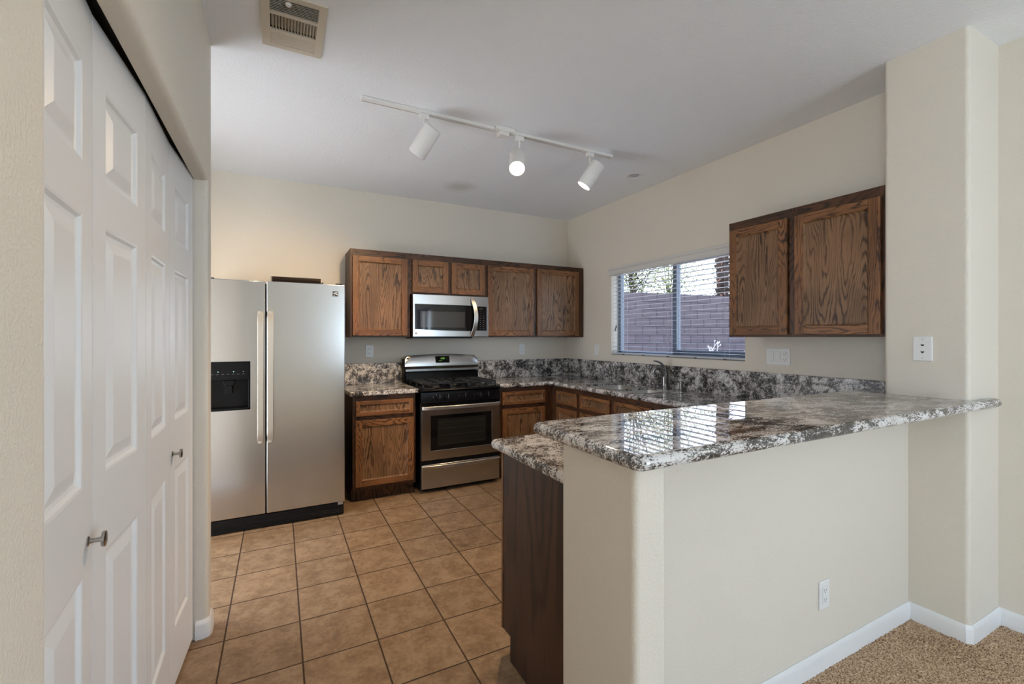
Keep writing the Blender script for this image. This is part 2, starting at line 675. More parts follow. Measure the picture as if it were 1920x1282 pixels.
tag(o, 'speckled brown cut pile carpet on the dining room floor', 'carpet', kind='stuff')

# ceiling
mb = MB().box((-5.1, -3.7, CE), (XR + 0.15, YB + 0.15, CE + 0.1))
ceil = struct(mb.build('ceiling', CEIL))
cut(ceil, MB().box((-0.043, 2.058, CE - 0.01), (0.154, 2.392, CE + 0.06)).cyl((2.715, 2.955, CE - 0.01), (2.715, 2.955, CE + 0.075), 0.066, n=40))

# back wall
struct(MB().box((-1.15, YB, 0), (XR + 0.15, YB + 0.12, CE)).build('wall_back', PAINT))
# right wall with the window opening
WY0, WY1, WZ0, WZ1 = 2.156, 3.664, 1.192, 2.085
mb = MB()
T = XR + 0.16
mb.box((XR, -3.7, 0), (T, -3.0, CE)).box((XR, -3.0, 2.06), (T, -1.8, CE)).box((XR, -1.8, 0), (T, WY0, CE)).box((XR, WY1, 0), (T, YB + 0.12, CE)).box((XR, WY0, 0), (T, WY1, WZ0)).box((XR, WY0, WZ1), (T, WY1, CE))
wr = struct(mb.build('wall_right', PAINT, weld=False))
# column at the end of the bar (rounded corners)
mb = MB().box((2.73, 0.84, 0), (XR, 1.16, CE))
vert = lambda a, b: abs(a.x - b.x) < 1e-5 and abs(a.y - b.y) < 1e-5
struct(mb.build('wall_column', PAINT, edges=[(lambda a, b: vert(a, b) and a.x < 2.74, 0.018, 5)]))
# half wall of the peninsula with its end wing
BARB = 1.046
mb = MB().prism([(0.777, 0.843), (0.885, 0.843), (0.885, 1.06), (2.73, 1.06), (2.73, 1.17), (0.777, 1.17)], 0, BARB)
struct(mb.build('wall_peninsula', PAINT, edges=[(lambda a, b: vert(a, b) and (a.y < 0.85 or (a.x < 0.78 and a.y > 1.1)), 0.018, 5)]))
# closet wall: opening for the bifold doors, rounded drywall edges
OY0, OY1, OZ = 0.868, 2.468, 2.086
CW0, CW1, CYE = -0.345, -0.29, 2.577
mb = MB().prism([(0.0, 0), (OY0, 0), (OY0, OZ), (OY1, OZ), (OY1, 0), (CYE, 0), (CYE, CE), (0.0, CE)], CW0, CW1, 'x')


def closet_edges(a, b):
    if abs(a.x - CW1) > 1e-4 or abs(b.x - CW1) > 1e-4:
        return False
    if abs(a.z - b.z) < 1e-5:
        return abs(a.z - OZ) < 1e-4
    y = a.y
    return abs(y - OY0) < 1e-4 or abs(y - OY1) < 1e-4 or abs(y - CYE) < 1e-4 or abs(y) < 1e-4


struct(mb.build('wall_left', PAINT, edges=[(closet_edges, 0.022, 6)]))
# rest of the closet box: jamb returns, back, side and end walls
mb = MB()
mb.box((-0.42, OY1, 0), (CW0, CYE, CE)).box((-0.42, 0.0, 0), (CW0, OY0, CE))
mb.box((-1.05, CYE - 0.1, 0), (-0.42, CYE, CE)).box((-1.05, 0.0, 0), (-0.42, 0.1, CE)).box((-1.15, 0.0, 0), (-1.05, CYE, CE))
struct(mb.build('wall_closet', PAINT))
# alcove wall left of the refrigerator, unseen door opening added for the fill light
struct(MB().box((-1.15, CYE, 0), (-1.05, 2.64, CE)).box((-1.15, 3.56, 0), (-1.05, YB, CE)).box((-1.15, 2.64, 2.06), (-1.05, 3.56, CE)).build('wall_alcove', PAINT))
# living room walls with window openings, slider frame in the right wall
mb = MB()
mb.box((-5.1, -3.72, 0), (1.72, -3.6, CE)).box((2.98, -3.72, 0), (XR, -3.6, CE)).box((1.72, -3.72, 2.14), (2.98, -3.6, CE)).box((1.72, -3.72, 0), (2.98, -3.6, 0.46))
struct(mb.build('wall_patio', PAINT))
mb = MB()
mb.box((-5.1, -3.6, 0), (-5.0, -3.0, CE)).box((-5.1, -0.4, 0), (-5.0, 0.0, CE)).box((-5.1, -3.0, 0), (-5.0, -0.4, 0.5)).box((-5.1, -3.0, 2.2), (-5.0, -0.4, CE))  # window opening added with the living room fill
struct(mb.build('wall_living', PAINT))
struct(MB().box((-5.1, 0.0, 0), (-1.15, 0.1, CE)).build('wall_hall', PAINT))
mb = MB()
for y in (-2.98, -2.4, -1.82):
    mb.box((XR + 0.04, y - 0.03, 0), (XR + 0.1, y + 0.03, 2.06))
mb.box((XR + 0.04, -3.0, 0), (XR + 0.1, -1.8, 0.05)).box((XR + 0.04, -3.0, 2.0), (XR + 0.1, -1.8, 2.06))
struct(mb.build('door_1', FRAMEM))


# baseboards
def baseboard(name, path, th=0.013, h=0.084, close=False):
    """path of floor points with the room on the left-hand side when walking along it"""
    prof = [(0, 0), (th, 0), (th, h - 0.022), (th * 0.55, h - 0.008), (th * 0.3, h), (0, h)]
    pts = [Vector(p) for p in path]
    vs, fs = [], []
    for i, p in enumerate(pts):
        d0 = (p - pts[i - 1]).normalized() if i else None
        d1 = (pts[i + 1] - p).normalized() if i < len(pts) - 1 else None
        n0 = Vector((-d0.y, d0.x)) if d0 else None
        n1 = Vector((-d1.y, d1.x)) if d1 else None
        if n0 and n1:
            nn = (n0 + n1)
            nn = nn / nn.length_squared * 2
        else:
            nn = n0 or n1
        for a, z in prof:
            vs.append((p.x + nn.x * a, p.y + nn.y * a, z))
    k = len(prof)
    for j in range(len(pts) - 1):
        for i in range(k):
            fs.append((j * k + i, j * k + (i + 1) % k, (j + 1) * k + (i + 1) % k, (j + 1) * k + i))
    fs += [tuple(range(k - 1, -1, -1)), tuple(range((len(pts) - 1) * k, len(pts) * k))]
    m_ = MB().add(vs, fs)
    return struct(m_.build(name, TRIM, bevel=0.0015, seg=1))


baseboard('baseboard_dining', [(XR, -1.79), (XR, 0.84), (2.744, 0.84), (2.73, 0.854), (2.73, 1.06), (0.885, 1.06), (0.885, 0.845), (0.790, 0.843), (0.777, 0.856), (0.777, 1.168)])
baseboard('baseboard_left', [(-1.0, CYE), (-0.312, CYE), (-0.298, CYE - 0.008), (-0.29, CYE - 0.022), (-0.29, OY1 + 0.022), (-0.296, OY1 + 0.008), (-0.31, OY1), (-0.340, OY1)])
baseboard('baseboard_back', [(0.52, YB), (-1.05, YB), (-1.05, 3.57)])

# ------------------------------------------------------------------ window, blind
fr = MB()
fx0, fx1 = XR + 0.095, XR + 0.145
fr.box((fx0, WY0, WZ0), (fx1, WY1, WZ0 + 0.035)).box((fx0, WY0, WZ1 - 0.035), (fx1, WY1, WZ1))
fr.box((fx0, WY0, WZ0), (fx1, WY0 + 0.035, WZ1)).box((fx0, WY1 - 0.035, WZ0), (fx1, WY1, WZ1))
fr.box((fx0 - 0.005, 2.885, WZ0), (fx1, 2.93, WZ1))
# sliding sash on the near side
fr.box((fx0 + 0.01, WY0 + 0.035, WZ0 + 0.035), (fx1 - 0.01, 2.885, WZ0 + 0.065)).box((fx0 + 0.01, WY0 + 0.035, WZ1 - 0.06), (fx1 - 0.01, 2.885, WZ1 - 0.035))
win = struct(fr.build('window_1', FRAMEM, bevel=0.003, seg=1))
m, n, l, b = nmat('window_glass')
n.remove(b)
tr = n.new('ShaderNodeBsdfTransparent')
gl = n.new('ShaderNodeBsdfGlossy')
gl.inputs['Roughness'].default_value = 0.0
mx = n.new('ShaderNodeMixShader')
fz = n.new('ShaderNodeLayerWeight')
fz.inputs[0].default_value = 0.5
fr5 = math_n(n, l, 'MULTIPLY_ADD', math_n(n, l, 'POWER', fz.outputs['Facing'], 5.0), 0.9, 0.03)
l.new(fr5, mx.inputs[0])
l.new(tr.outputs[0], mx.inputs[1])
l.new(gl.outputs[0], mx.inputs[2])
l.new(mx.outputs[0], n['Material Output'].inputs[0])
tr.inputs[0].default_value = (0.95, 0.97, 0.97, 1)
GLASS = m
for (a, b_) in ((WY0 + 0.035, 2.885), (2.93, WY1 - 0.035)):
    MB().box((fx0 + 0.022, a, WZ0 + 0.035), (fx0 + 0.026, b_, WZ1 - 0.035)).build('pane', GLASS, win)

bl = thing('window_blind', 'white horizontal slat blind hanging open in the kitchen window', 'blind', (XR + 0.04, 2.91, WZ0))
BX = XR + 0.045
b0, b1 = WY0 + 0.006, WY1 - 0.006
# valance: moulded board in front of the opening
vp = [(XR - 0.002, 2.006), (XR - 0.024, 2.006), (XR - 0.027, 2.012), (XR - 0.022, 2.022), (XR - 0.022, 2.055), (XR - 0.030, 2.066), (XR - 0.030, 2.082), (XR - 0.024, 2.087), (XR - 0.002, 2.087)]
MB().prism(vp, WY0 - 0.012, WY1 + 0.012, 'y').build('valance', VALANCE, bl, bevel=0.0015, seg=1)
MB().box((BX - 0.025, b0, 2.03), (BX + 0.025, b1, 2.078)).build('head_rail', SLAT, bl)
zs = [1.238 + 0.0405 * i for i in range(20)]
for z in zs:
    vs, fs = [], []
    k = 6
    for yy in (b0, b1):
        for j in range(k + 1):
            t = -1 + 2 * j / k
            vs.append((BX + 0.025 * t, yy, z + 0.0008 * (1 - t * t)))
        for j in range(k, -1, -1):
            t = -1 + 2 * j / k
            vs.append((BX + 0.025 * t, yy, z + 0.0008 * (1 - t * t) - 0.0013))
    q = 2 * (k + 1)
    fs = [(i, (i + 1) % q, q + (i + 1) % q, q + i) for i in range(q)] + [tuple(range(q - 1, -1, -1)), tuple(range(q, 2 * q))]
    MB().add(vs, fs).build('slat', SLAT, bl)
rail = MB().box((BX - 0.026, b0, WZ0 + 0.006), (BX + 0.026, b1, WZ0 + 0.022)).build('bottom_rail', SLAT, bl, bevel=0.003)
for y in (2.34, 2.62, 2.92, 3.22, 3.5):
    MB().box((BX - 0.029, y - 0.013, WZ0 + 0.003), (BX - 0.0255, y + 0.013, WZ0 + 0.012)).build('rail_clip', CLIP, rail)
for y in (2.34, 2.92, 3.5):
    MB().tube([(BX - 0.027, y, WZ0 + 0.02), (BX - 0.027, y, 2.04)], 0.0011, 5).build('ladder_cord', CORD, bl)
    MB().tube([(BX + 0.027, y, WZ0 + 0.02), (BX + 0.027, y, 2.04)], 0.0011, 5).build('ladder_cord', CORD, bl)
c_ = MB().tube([(BX - 0.032, 3.60, 2.03), (BX - 0.032, 3.602, 1.50)], 0.0013, 5).build('pull_cord', CORD, bl)
MB().lathe((BX - 0.032, 3.602, 1.50), (0, 0, -1), [(0.002, 0), (0.005, 0.006), (0.0065, 0.03), (0.004, 0.036)], 12).build('tassel', CLIP, c_)
MB().lathe((BX - 0.034, 3.612, 1.47), (0, 0, -1), [(0.002, 0), (0.005, 0.006), (0.0065, 0.03), (0.004, 0.036)], 12).build('tassel', CLIP, c_)

# ------------------------------------------------------------------ outdoors
m, n, l, b = nmat('block_wall')
p = pos(n)
mpp = n.new('ShaderNodeMapping')
mpp.inputs['Rotation'].default_value = (PI / 2, 0, 0)
l.new(p, mpp.inputs['Vector'])
sx_ = N(n, 'ShaderNodeSeparateXYZ')
l.new(p, sx_.inputs[0])
cb = N(n, 'ShaderNodeCombineXYZ')
l.new(sx_.outputs[0], cb.inputs[0])
l.new(sx_.outputs[2], cb.inputs[1])
br = n.new('ShaderNodeTexBrick')
br.inputs['Scale'].default_value = 1
br.inputs['Brick Width'].default_value = 0.41
br.inputs['Row Height'].default_value = 0.204
br.inputs['Mortar Size'].default_value = 0.011
br.inputs['Mortar Smooth'].default_value = 0.2
br.inputs['Color1'].default_value = (0.080, 0.058, 0.062, 1)
br.inputs['Color2'].default_value = (0.066, 0.048, 0.053, 1)
br.inputs['Mortar'].default_value = (0.018, 0.013, 0.016, 1)
l.new(cb.outputs[0], br.inputs['Vector'])
nf = noise(n, l, p, 40, 3, 0.7)
mk = ramp(n, l, nf, [(0.3, (0.85,) * 3), (0.7, (1.12,) * 3)])
mx = n.new('ShaderNodeMix')
mx.data_type = 'RGBA'
mx.blend_type = 'MULTIPLY'
mx.inputs[0].default_value = 1
l.new(br.outputs[0], mx.inputs[6])
l.new(mk, mx.inputs[7])
l.new(mx.outputs[2], b.inputs['Base Color'])
b.inputs['Roughness'].default_value = 0.9
BLOCK = m
SOIL = simple('gravel_ground', (0.30, 0.25, 0.21), 0.95)
tag(MB().box((XR + 0.2, -6, -0.25), (34, 34, -0.05)).build('yard_ground', SOIL), 'tan gravel yard ground outside the kitchen window', 'ground', kind='structure')
P0, dr = Vector((7.72, 8.2)), Vector((0.9914, -0.1305))
A, B = P0 - dr * 4.4, P0 + dr * 9
nn = Vector((0.1305, 0.9914)) * 0.15
top = 2.45
mb = MB().prism([(A.x, A.y), (B.x, B.y), (B.x + nn.x, B.y + nn.y), (A.x + nn.x, A.y + nn.y)], -0.05, top)
tag(mb.build('block_wall', BLOCK), 'grey purple concrete block garden wall beyond the window', 'wall')

def leafmat(name, col):
    m, n, l, b = nmat(name)
    n.remove(b)
    d = n.new('ShaderNodeBsdfDiffuse')
    t = n.new('ShaderNodeBsdfTranslucent')
    x = n.new('ShaderNodeMixShader')
    x.inputs[0].default_value = 0.5
    d.inputs[0].default_value = (*col, 1)
    t.inputs[0].default_value = (*col, 1)
    l.new(d.outputs[0], x.inputs[1])
    l.new(t.outputs[0], x.inputs[2])
    l.new(x.outputs[0], n['Material Output'].inputs[0])
    return m


LEAFY = [leafmat('leaf_olive', (0.20, 0.19, 0.08)), leafmat('leaf_pale', (0.60, 0.58, 0.38)), leafmat('leaf_green', (0.09, 0.12, 0.03))]
BARK = simple('bark_brown', (0.03, 0.02, 0.015), 0.9)
RUST = simple('palm_rust', (0.11, 0.038, 0.02), 0.9)
TWIG = simple('pale_twig', (0.62, 0.60, 0.60), 0.8)


def leaves(mb, c, rx, ry, rz, num, size, rng):
    for _ in range(num):
        while True:
            p = Vector((rng.uniform(-1, 1), rng.uniform(-1, 1), rng.uniform(-1, 1)))
            if p.length < 1:
                break
        p = Vector((c[0] + p.x * rx, c[1] + p.y * ry, c[2] + p.z * rz))
        a = Vector((rng.gauss(0, 1), rng.gauss(0, 1), rng.gauss(0, 1))).normalized()
        b_ = a.orthogonal().normalized()
        s_ = size * rng.uniform(0.6, 1.3)
        mb.add([tuple(p - a * s_), tuple(p + b_ * s_ * 0.35), tuple(p + a * s_), tuple(p - b_ * s_ * 0.35)], [(0, 1, 2, 3)], rng.randrange(3))


def tree(label, base, height, crowns, num, size, seed, group):
    rng = random.Random(seed)
    t = thing('tree', label, 'tree', base, group)
    mb = MB()
    bx, by, bz = base
    mb.tube([(bx, by, bz), (bx + .1, by, bz + height * .4), (bx - .05, by + .1, bz + height * .75)], [.16, .12, .07], 8)
    for c in crowns:
        for _ in range(14):
            e = Vector(c[:3]) + Vector((rng.uniform(-.8, .8) * c[3], rng.uniform(-.8, .8) * c[3], rng.uniform(-.8, .8) * c[4]))
            st_ = Vector((bx, by, bz + height * rng.uniform(.3, .7)))
            mid = (st_ + e) / 2 + Vector((rng.uniform(-.3, .3), rng.uniform(-.3, .3), rng.uniform(0, .4)))
            mb.tube([st_, mid, e], [.022, .014, .005], 5)
    mb.build('trunk', BARK, t)
    lf = MB()
    for c in crowns:
        leaves(lf, c, c[3], c[3], c[4], int(num / len(crowns)), size, rng)
    lf.build('foliage', LEAFY, t, recalc=False)
    return t


GT = 'trees beyond the garden wall'
tree('olive green leafy tree behind the left half of the window', (12.4, 13.6, 0), 5.5, [(12.2, 13.6, 3.5, 2.3, 1.4), (13.2, 13.7, 4.4, 1.8, 1.4), (12.8, 13.6, 6.6, 2.6, 1.8)], 14000, 0.055, 3, GT)
tree('sparse bare branched tree behind the right half of the window', (17.6, 16.6, 0), 5.5, [(17.0, 16.2, 3.9, 2.5, 1.6), (18.4, 16.4, 5.2, 2.2, 1.6), (17.6, 16.4, 7.6, 2.6, 1.8)], 10000, 0.06, 9, GT)
# palm with shaggy trunk
pt = thing('palm_tree', 'shaggy palm trunk with rust coloured skirt rising behind the block wall', 'tree', (12.04, 9.245, 0))
rng = random.Random(5)
mb = MB()
px, py = 12.04, 9.245
prof = []
z = 0
while z < 7.0:
    prof += [(0.165, z), (0.21 + rng.uniform(-.03, .05), z + 0.16), (0.155, z + 0.17)]
    z += 0.18
mb.lathe((px, py, 0), (0, 0, 1), prof, 14)
mb.build('trunk', BARK, pt)
mb = MB()
for i in range(240):
    a = rng.uniform(0, 2 * PI)
    zz = rng.uniform(2.3, 4.0) if i < 180 else rng.uniform(4.0, 6.5)
    r0 = 0.155
    L = rng.uniform(.25, .75) * (1.2 if zz < 3.3 else .6)
    d = Vector((math.cos(a), math.sin(a), 0))
    p0 = Vector((px, py, zz)) + d * r0
    p1 = p0 + d * L + Vector((0, 0, rng.uniform(-.25, .1)))
    s_ = Vector((-d.y, d.x, 0)) * 0.04
    mb.add([tuple(p0 - s_), tuple(p0 + s_), tuple(p1)], [(0, 1, 2)])
mb.build('skirt', RUST, pt, recalc=False)['kind'] = 'stuff'
mb = MB()
for i in range(26):
    a = 2 * PI * i / 26
    d = Vector((math.cos(a), math.sin(a), 0))
    el = rng.uniform(-.2, .9)
    pts = [Vector((px, py, 7.0)) + d * (1.5 * t) + Vector((0, 0, 1.5 * t * el - 1.4 * t * t)) for t in (0, .25, .5, .75, 1)]
    for j in range(4):
        for k in range(6):
            q = pts[j].lerp(pts[j + 1], k / 6)
            sd = Vector((-d.y, d.x, 0))
            for sg in (-1, 1):
                mb.add([tuple(q), tuple(q + d * 0.05), tuple(q + sd * sg * 0.4 + d * 0.15 - Vector((0, 0, .12)))], [(0, 1, 2)])
mb.build('frond', LEAFY[2], pt, recalc=False)
# bare twiggy shrub against the wall
rng = random.Random(11)
mb = MB()


def twig(mb, p, d, L, r, depth):
    e = p + d * L
    mb.tube([p, p + d * L * .5 + Vector((rng.uniform(-.02, .02), 0, rng.uniform(-.02, .02))), e], [r, r * .8, r * .6], 5)
    if depth:
        for _ in range(3):
            twig(mb, e, (d + Vector((rng.uniform(-.8, .8), rng.uniform(-.8, .8), rng.uniform(-.3, .5)))).normalized(), L * rng.uniform(.45, .75), r * .6, depth - 1)


for k in range(4):
    b0_ = Vector((5.97 + rng.uniform(-.03, .03), 4.72, -0.05))
    t0_ = b0_ + Vector((rng.uniform(-.06, .06), rng.uniform(-.06, .06), 1.05 + 0.05 * k))
    mb.tube([b0_, t0_], [0.010, 0.006], 6)
    twig(mb, t0_, Vector((rng.uniform(-.7, .7), rng.uniform(-.7, .7), 1)).normalized(), 0.11, 0.005, 2)
b0_ = Vector((5.86, 4.1, -0.05))
mb.tube([b0_, b0_ + Vector((0, 0, 1.05))], [0.010, 0.005], 6)
twig(mb, b0_ + Vector((0, 0, 1.05)), Vector((0.1, 0.1, 1)).normalized(), 0.10, 0.005, 2)
tag(mb.build('bare_shrub', TWIG), 'leafless pale twiggy shrub in front of the block wall', 'shrub')

# ================================================================== CLOSET DOORS (two bifold pairs)
pts = [(-0.3475, 2.458), (-0.366, 2.084), (-0.3575, 1.708), (-0.375, 1.334), (-0.348, 0.965)]
LZ0, LZ1 = 0.018, 2.098


def leaf(a, b_, parent, knob_at=None):
    """one moulded three-panel leaf from hinge point a (far) to b (near); front faces the room"""
    a, b_ = Vector(a), Vector(b_)
    d = (a - b_)
    W = d.length
    d.normalize()
    nrm = Vector((d.y, -d.x))      # towards +x
    if nrm.x < 0:
        nrm = -nrm
    W -= 0.004
    o_ = b_ + d * 0.002

    def T_(u, dd, z):
        return (o_.x + d.x * u + nrm.x * dd, o_.y + d.y * u + nrm.y * dd, z)
    m_ = MB(T_)
    st_ = 0.072
    pans = [(0.235, 0.862), (1.048, 1.632), (1.742, 1.958)]
    th = -0.032
    # slab back and edges
    m_.add([(0, th, LZ0), (W, th, LZ0), (W, th, LZ1), (0, th, LZ1)], [(0, 1, 2, 3)])
    for (u0, u1, z0, z1) in ((0, 0, LZ0, LZ1), (W, W, LZ0, LZ1)):
        m_.add([(u0, th, z0), (u0, 0, z0), (u0, 0, z1), (u0, th, z1)], [(0, 1, 2, 3)])
    for z in (LZ0, LZ1):
        m_.add([(0, th, z), (W, th, z), (W, 0, z), (0, 0, z)], [(0, 1, 2, 3)])

    def quad(u0, u1, z0, z1):
        m_.add([(u0, 0, z0), (u1, 0, z0), (u1, 0, z1), (u0, 0, z1)], [(0, 1, 2, 3)])
    quad(0, st_, LZ0, LZ1)
    quad(W - st_, W, LZ0, LZ1)
    zc = LZ0
    for z0, z1 in pans:
        quad(st_, W - st_, zc, z0)
        zc = z1
    quad(st_, W - st_, zc, LZ1)
    for z0, z1 in pans:
        m_.ringpanel(st_, W - st_, z0, z1, 0, [(0, 0), (0.006, -0.0015), (0.012, -0.0075), (0.020, -0.0095), (0.026, -0.0085), (0.050, -0.0015), (0.053, -0.001)])
    ob = m_.build('door_leaf', DOORW, parent, bevel=0)
    if knob_at is not None:
        u = knob_at
        k0 = Vector(T_(u, 0, 0.925))
        kd = Vector((nrm.x, nrm.y, 0))
        kn = MB().lathe(k0, kd, [(0.0105, 0), (0.0105, 0.002), (0.006, 0.004), (0.0048, 0.012), (0.0052, 0.020), (0.006, 0.0235), (0.0162, 0.0245), (0.0172, 0.0270), (0.0168, 0.0300), (0.0150, 0.0312), (0.002, 0.0316)], 28)
        kn.build('knob', NICKEL, ob, smooth=True)
    return ob


GD = 'white bifold closet doors'
d_far = thing('bifold_door', 'white bifold closet door pair nearest the refrigerator, round knob', 'door', (-0.36, 2.08, 0), GD)
leaf(pts[0], pts[1], d_far, 0.035)
leaf(pts[1], pts[2], d_far)
d_near = thing('bifold_door', 'white bifold closet door pair nearest the left edge of the photo', 'door', (-0.36, 1.33, 0), GD)
leaf(pts[2], pts[3], d_near)
leaf(pts[3], pts[4], d_near, 0.330)
tag(MB().box((-0.40, OY0, 2.125), (-0.36, OY1, 2.15)).build('bifold_track', BLACKMATTE), 'dark metal track above the white bifold closet doors', 'track')
MB()

# ================================================================== REFRIGERATOR
FRX0, FRX1, FRS, FRY = -0.462, 0.449, -0.087, 3.680
fg = thing('refrigerator', 'stainless steel side by side refrigerator with black ice dispenser', 'refrigerator', (0.0, 4.0, 0))
MB().box((FRX0 + 0.01, FRY + 0.075, 0.02), (FRX1 - 0.006, 4.40, 1.752)).build('cabinet', simple('fridge_side', (0.03, 0.03, 0.032), 0.45), fg, bevel=0.004)
ld = MB().box((FRX0, FRY, 0.104), (FRS - 0.0045, FRY + 0.068, 1.775)).build('freezer_door', STEEL, fg)
DX0, DX1, DZ0, DZ1 = -0.445, -0.184, 0.862, 1.198
cut(ld, MB().box((DX0, FRY - 0.02, DZ0), (DX1, FRY + 0.062, DZ1)))
md = ld.modifiers.new('bevel', 'BEVEL')
md.width = 0.005
md.segments = 3
md.limit_method = 'ANGLE'
ld.data.set_sharp_from_angle(angle=math.radians(30))
MB().box((FRS + 0.0045, FRY, 0.104), (FRX1, FRY + 0.068, 1.775)).build('refrigerator_door', STEEL, fg, bevel=0.005, seg=3)
MB().box((FRS - 0.02, FRY + 0.05, 0.104), (FRS + 0.02, FRY + 0.085, 1.76)).build('door_gasket', BLACKMATTE, fg)
# dispenser: bezel, control panel, cavity, paddle
dp = MB()
dp.box((DX0 + 0.001, FRY - 0.004, DZ1 - 0.125), (DX1 - 0.001, FRY + 0.03, DZ1 - 0.001))
dp.box((DX0 + 0.001, FRY - 0.003, DZ0 + 0.001), (DX0 + 0.012, FRY + 0.05, DZ1 - 0.1))
dp.box((DX1 - 0.012, FRY - 0.003, DZ0 + 0.001), (DX1 - 0.001, FRY + 0.05, DZ1 - 0.1))
dp.box((DX0 + 0.001, FRY - 0.003, DZ0 + 0.001), (DX1 - 0.001, FRY + 0.05, DZ0 + 0.014))
dp.box((DX0 + 0.001, FRY + 0.05, DZ0 + 0.001), (DX1 - 0.001, FRY + 0.06, DZ1 - 0.001))
dsp = dp.build('ice_dispenser', BLACKGLOSS, ld, bevel=0.002)
xc = (DX0 + DX1) / 2
pd = MB()
pd.prism([(xc - 0.036, DZ1 - 0.128), (xc + 0.036, DZ1 - 0.128), (xc + 0.026, DZ1 - 0.165), (xc - 0.026, DZ1 - 0.165)], FRY + 0.01, FRY + 0.045, 'y')
pd.prism([(xc - 0.018, DZ1 - 0.165), (xc + 0.018, DZ1 - 0.165), (xc + 0.023, DZ1 - 0.222), (xc - 0.023, DZ1 - 0.222)], FRY + 0.012, FRY + 0.03, 'y')
pd.build('dispenser_paddle', BLACKGLOSS, ld, bevel=0.002)
for x in (-0.376, -0.285, -0.226):
    MB().cyl((x, FRY - 0.0035, 1.131), (x, FRY - 0.006, 1.131), 0.0026 if x < -0.25 else 0.0014, n=10).build('indicator_light', GREENLED, ld)
mb = MB()
for i in range(7):
    mb.box((-0.420 + i * 0.031, FRY - 0.0045, 1.112), (-0.420 + i * 0.031 + 0.017, FRY - 0.0038, 1.1145))
mb.build('button_print', GREYTXT, ld)


def bar_handle(name, x0, x1, z0, z1, y, out, mat, parent, n=18):
    """flat bowed vertical bar handle"""
    vs, fs = [], []
    pr = []
    for i in range(n + 1):
        t = i / n
        s_ = min(1.0, min(t, 1 - t) / 0.055)
        s_ = math.sin(s_ * PI / 2)
        dd = out * (0.35 + 0.65 * s_) + 0.004 * math.sin(PI * t)
        pr.append((z0 + (z1 - z0) * t, dd))
    th = 0.014
    for z, dd in pr:
        vs += [(x0, y - dd, z), (x1, y - dd, z), (x1, y - dd + th, z), (x0, y - dd + th, z)]
    for j in range(n):
        for i in range(4):
            fs.append((4 * j + i, 4 * j + (i + 1) % 4, 4 * j + 4 + (i + 1) % 4, 4 * j + 4 + i))
    fs += [(3, 2, 1, 0), (4 * n, 4 * n + 1, 4 * n + 2, 4 * n + 3)]
    m_ = MB().add(vs, fs)
    for zz in (z0 + 0.02, z1 - 0.02):
        m_.box((x0 + 0.008, y - out * 0.6, zz - 0.018), (x1 - 0.008, y + 0.002, zz + 0.018))
    return m_.build(name, mat, parent, bevel=0.0025, seg=2)


bar_handle('handle', -0.139, -0.101, 0.615, 1.558, FRY, 0.05, HANDLEM, ld)
rd = [o for o in fg.children if o.name.startswith('refrigerator_door')][0]
bar_handle('handle', -0.077, -0.039, 0.615, 1.562, FRY, 0.05, HANDLEM, rd)
lg = MB().box((0.360, FRY - 0.0012, 1.684), (0.400, FRY, 1.722), 0)
lg.prism([(0.364, 1.707), (0.386, 1.707), (0.396, 1.713), (0.396, 1.717), (0.372, 1.711)], FRY - 0.002, FRY - 0.001, 'y', 1)
lg.prism([(0.364, 1.703), (0.380, 1.703), (0.398, 1.692), (0.398, 1.699), (0.388, 1.704), (0.364, 1.705)], FRY - 0.002, FRY - 0.001, 'y', 1)
lg.prism([(0.366, 1.688), (0.374, 1.697), (0.378, 1.699), (0.372, 1.688)], FRY - 0.002, FRY - 0.001, 'y', 1)
lg.build('logo', [LOGOK, LOGOW], rd)
gr = MB()
gr.box((FRX0 + 0.01, FRY + 0.006, 0.008), (FRX1 - 0.008, FRY + 0.07, 0.098))
for i in range(3):
    gr.box((FRX0 + 0.012, FRY + 0.000, 0.026 + i * 0.011), (FRX1 - 0.012, FRY + 0.014, 0.031 + i * 0.011))
gr.build('toe_grille', BLACK, fg, bevel=0.002)
MB().box((FRX1 - 0.05, FRY + 0.002, 0.083), (FRX1 - 0.014, FRY + 0.03, 0.104)).build('hinge_bracket', simple('hinge_grey', (0.35, 0.34, 0.32), 0.4, 0.5), fg, bevel=0.001)
for x in (FRX0 + 0.06, FRX1 - 0.04):
    MB().cyl((x, FRY + 0.05, 0), (x, FRY + 0.05, 0.03), 0.016, n=16).build('foot', BLACK, fg)
for x in (FRX0 + 0.04, FRX1 - 0.035):
    MB().box((x - 0.03, FRY + 0.02, 1.775), (x + 0.02, FRY + 0.10, 1.784)).build('hinge_cover', BLACK, fg, bevel=0.003)
# folded dark metal object lying on the refrigerator
BRZ = simple('dark_bronze_metal', (0.085, 0.06, 0.045), 0.3, 0.8)
vg = thing('metal_tray', 'dark brown metal tray lying on top of the refrigerator', 'tray', (0.13, 4.0, 1.775))
mb = MB()
zt = 1.7535
mb.prism([(3.80, zt), (4.10, zt), (4.13, zt + 0.074), (4.118, zt + 0.074), (4.09, zt + 0.012), (3.81, zt + 0.012), (3.782, zt + 0.063), (3.768, zt + 0.070)], -0.050, 0.285, 'x')
mb.build('pan', BRZ, vg, bevel=0.002)
MB().prism([(3.768, zt + 0.004), (4.13, zt + 0.004), (4.13, zt + 0.074), (3.768, zt + 0.070)], -0.058, -0.050, 'x').build('end_plate', simple('tray_end_light', (0.35, 0.31, 0.26), 0.3, 0.7), vg)
MB().prism([(3.79, zt), (4.10, zt), (4.10, zt + 0.05), (3.79, zt + 0.046)], 0.298, 0.304, 'x').box((0.285, 3.80, zt + 0.03), (0.304, 4.08, zt + 0.04)).build('flange', BRZ, vg)


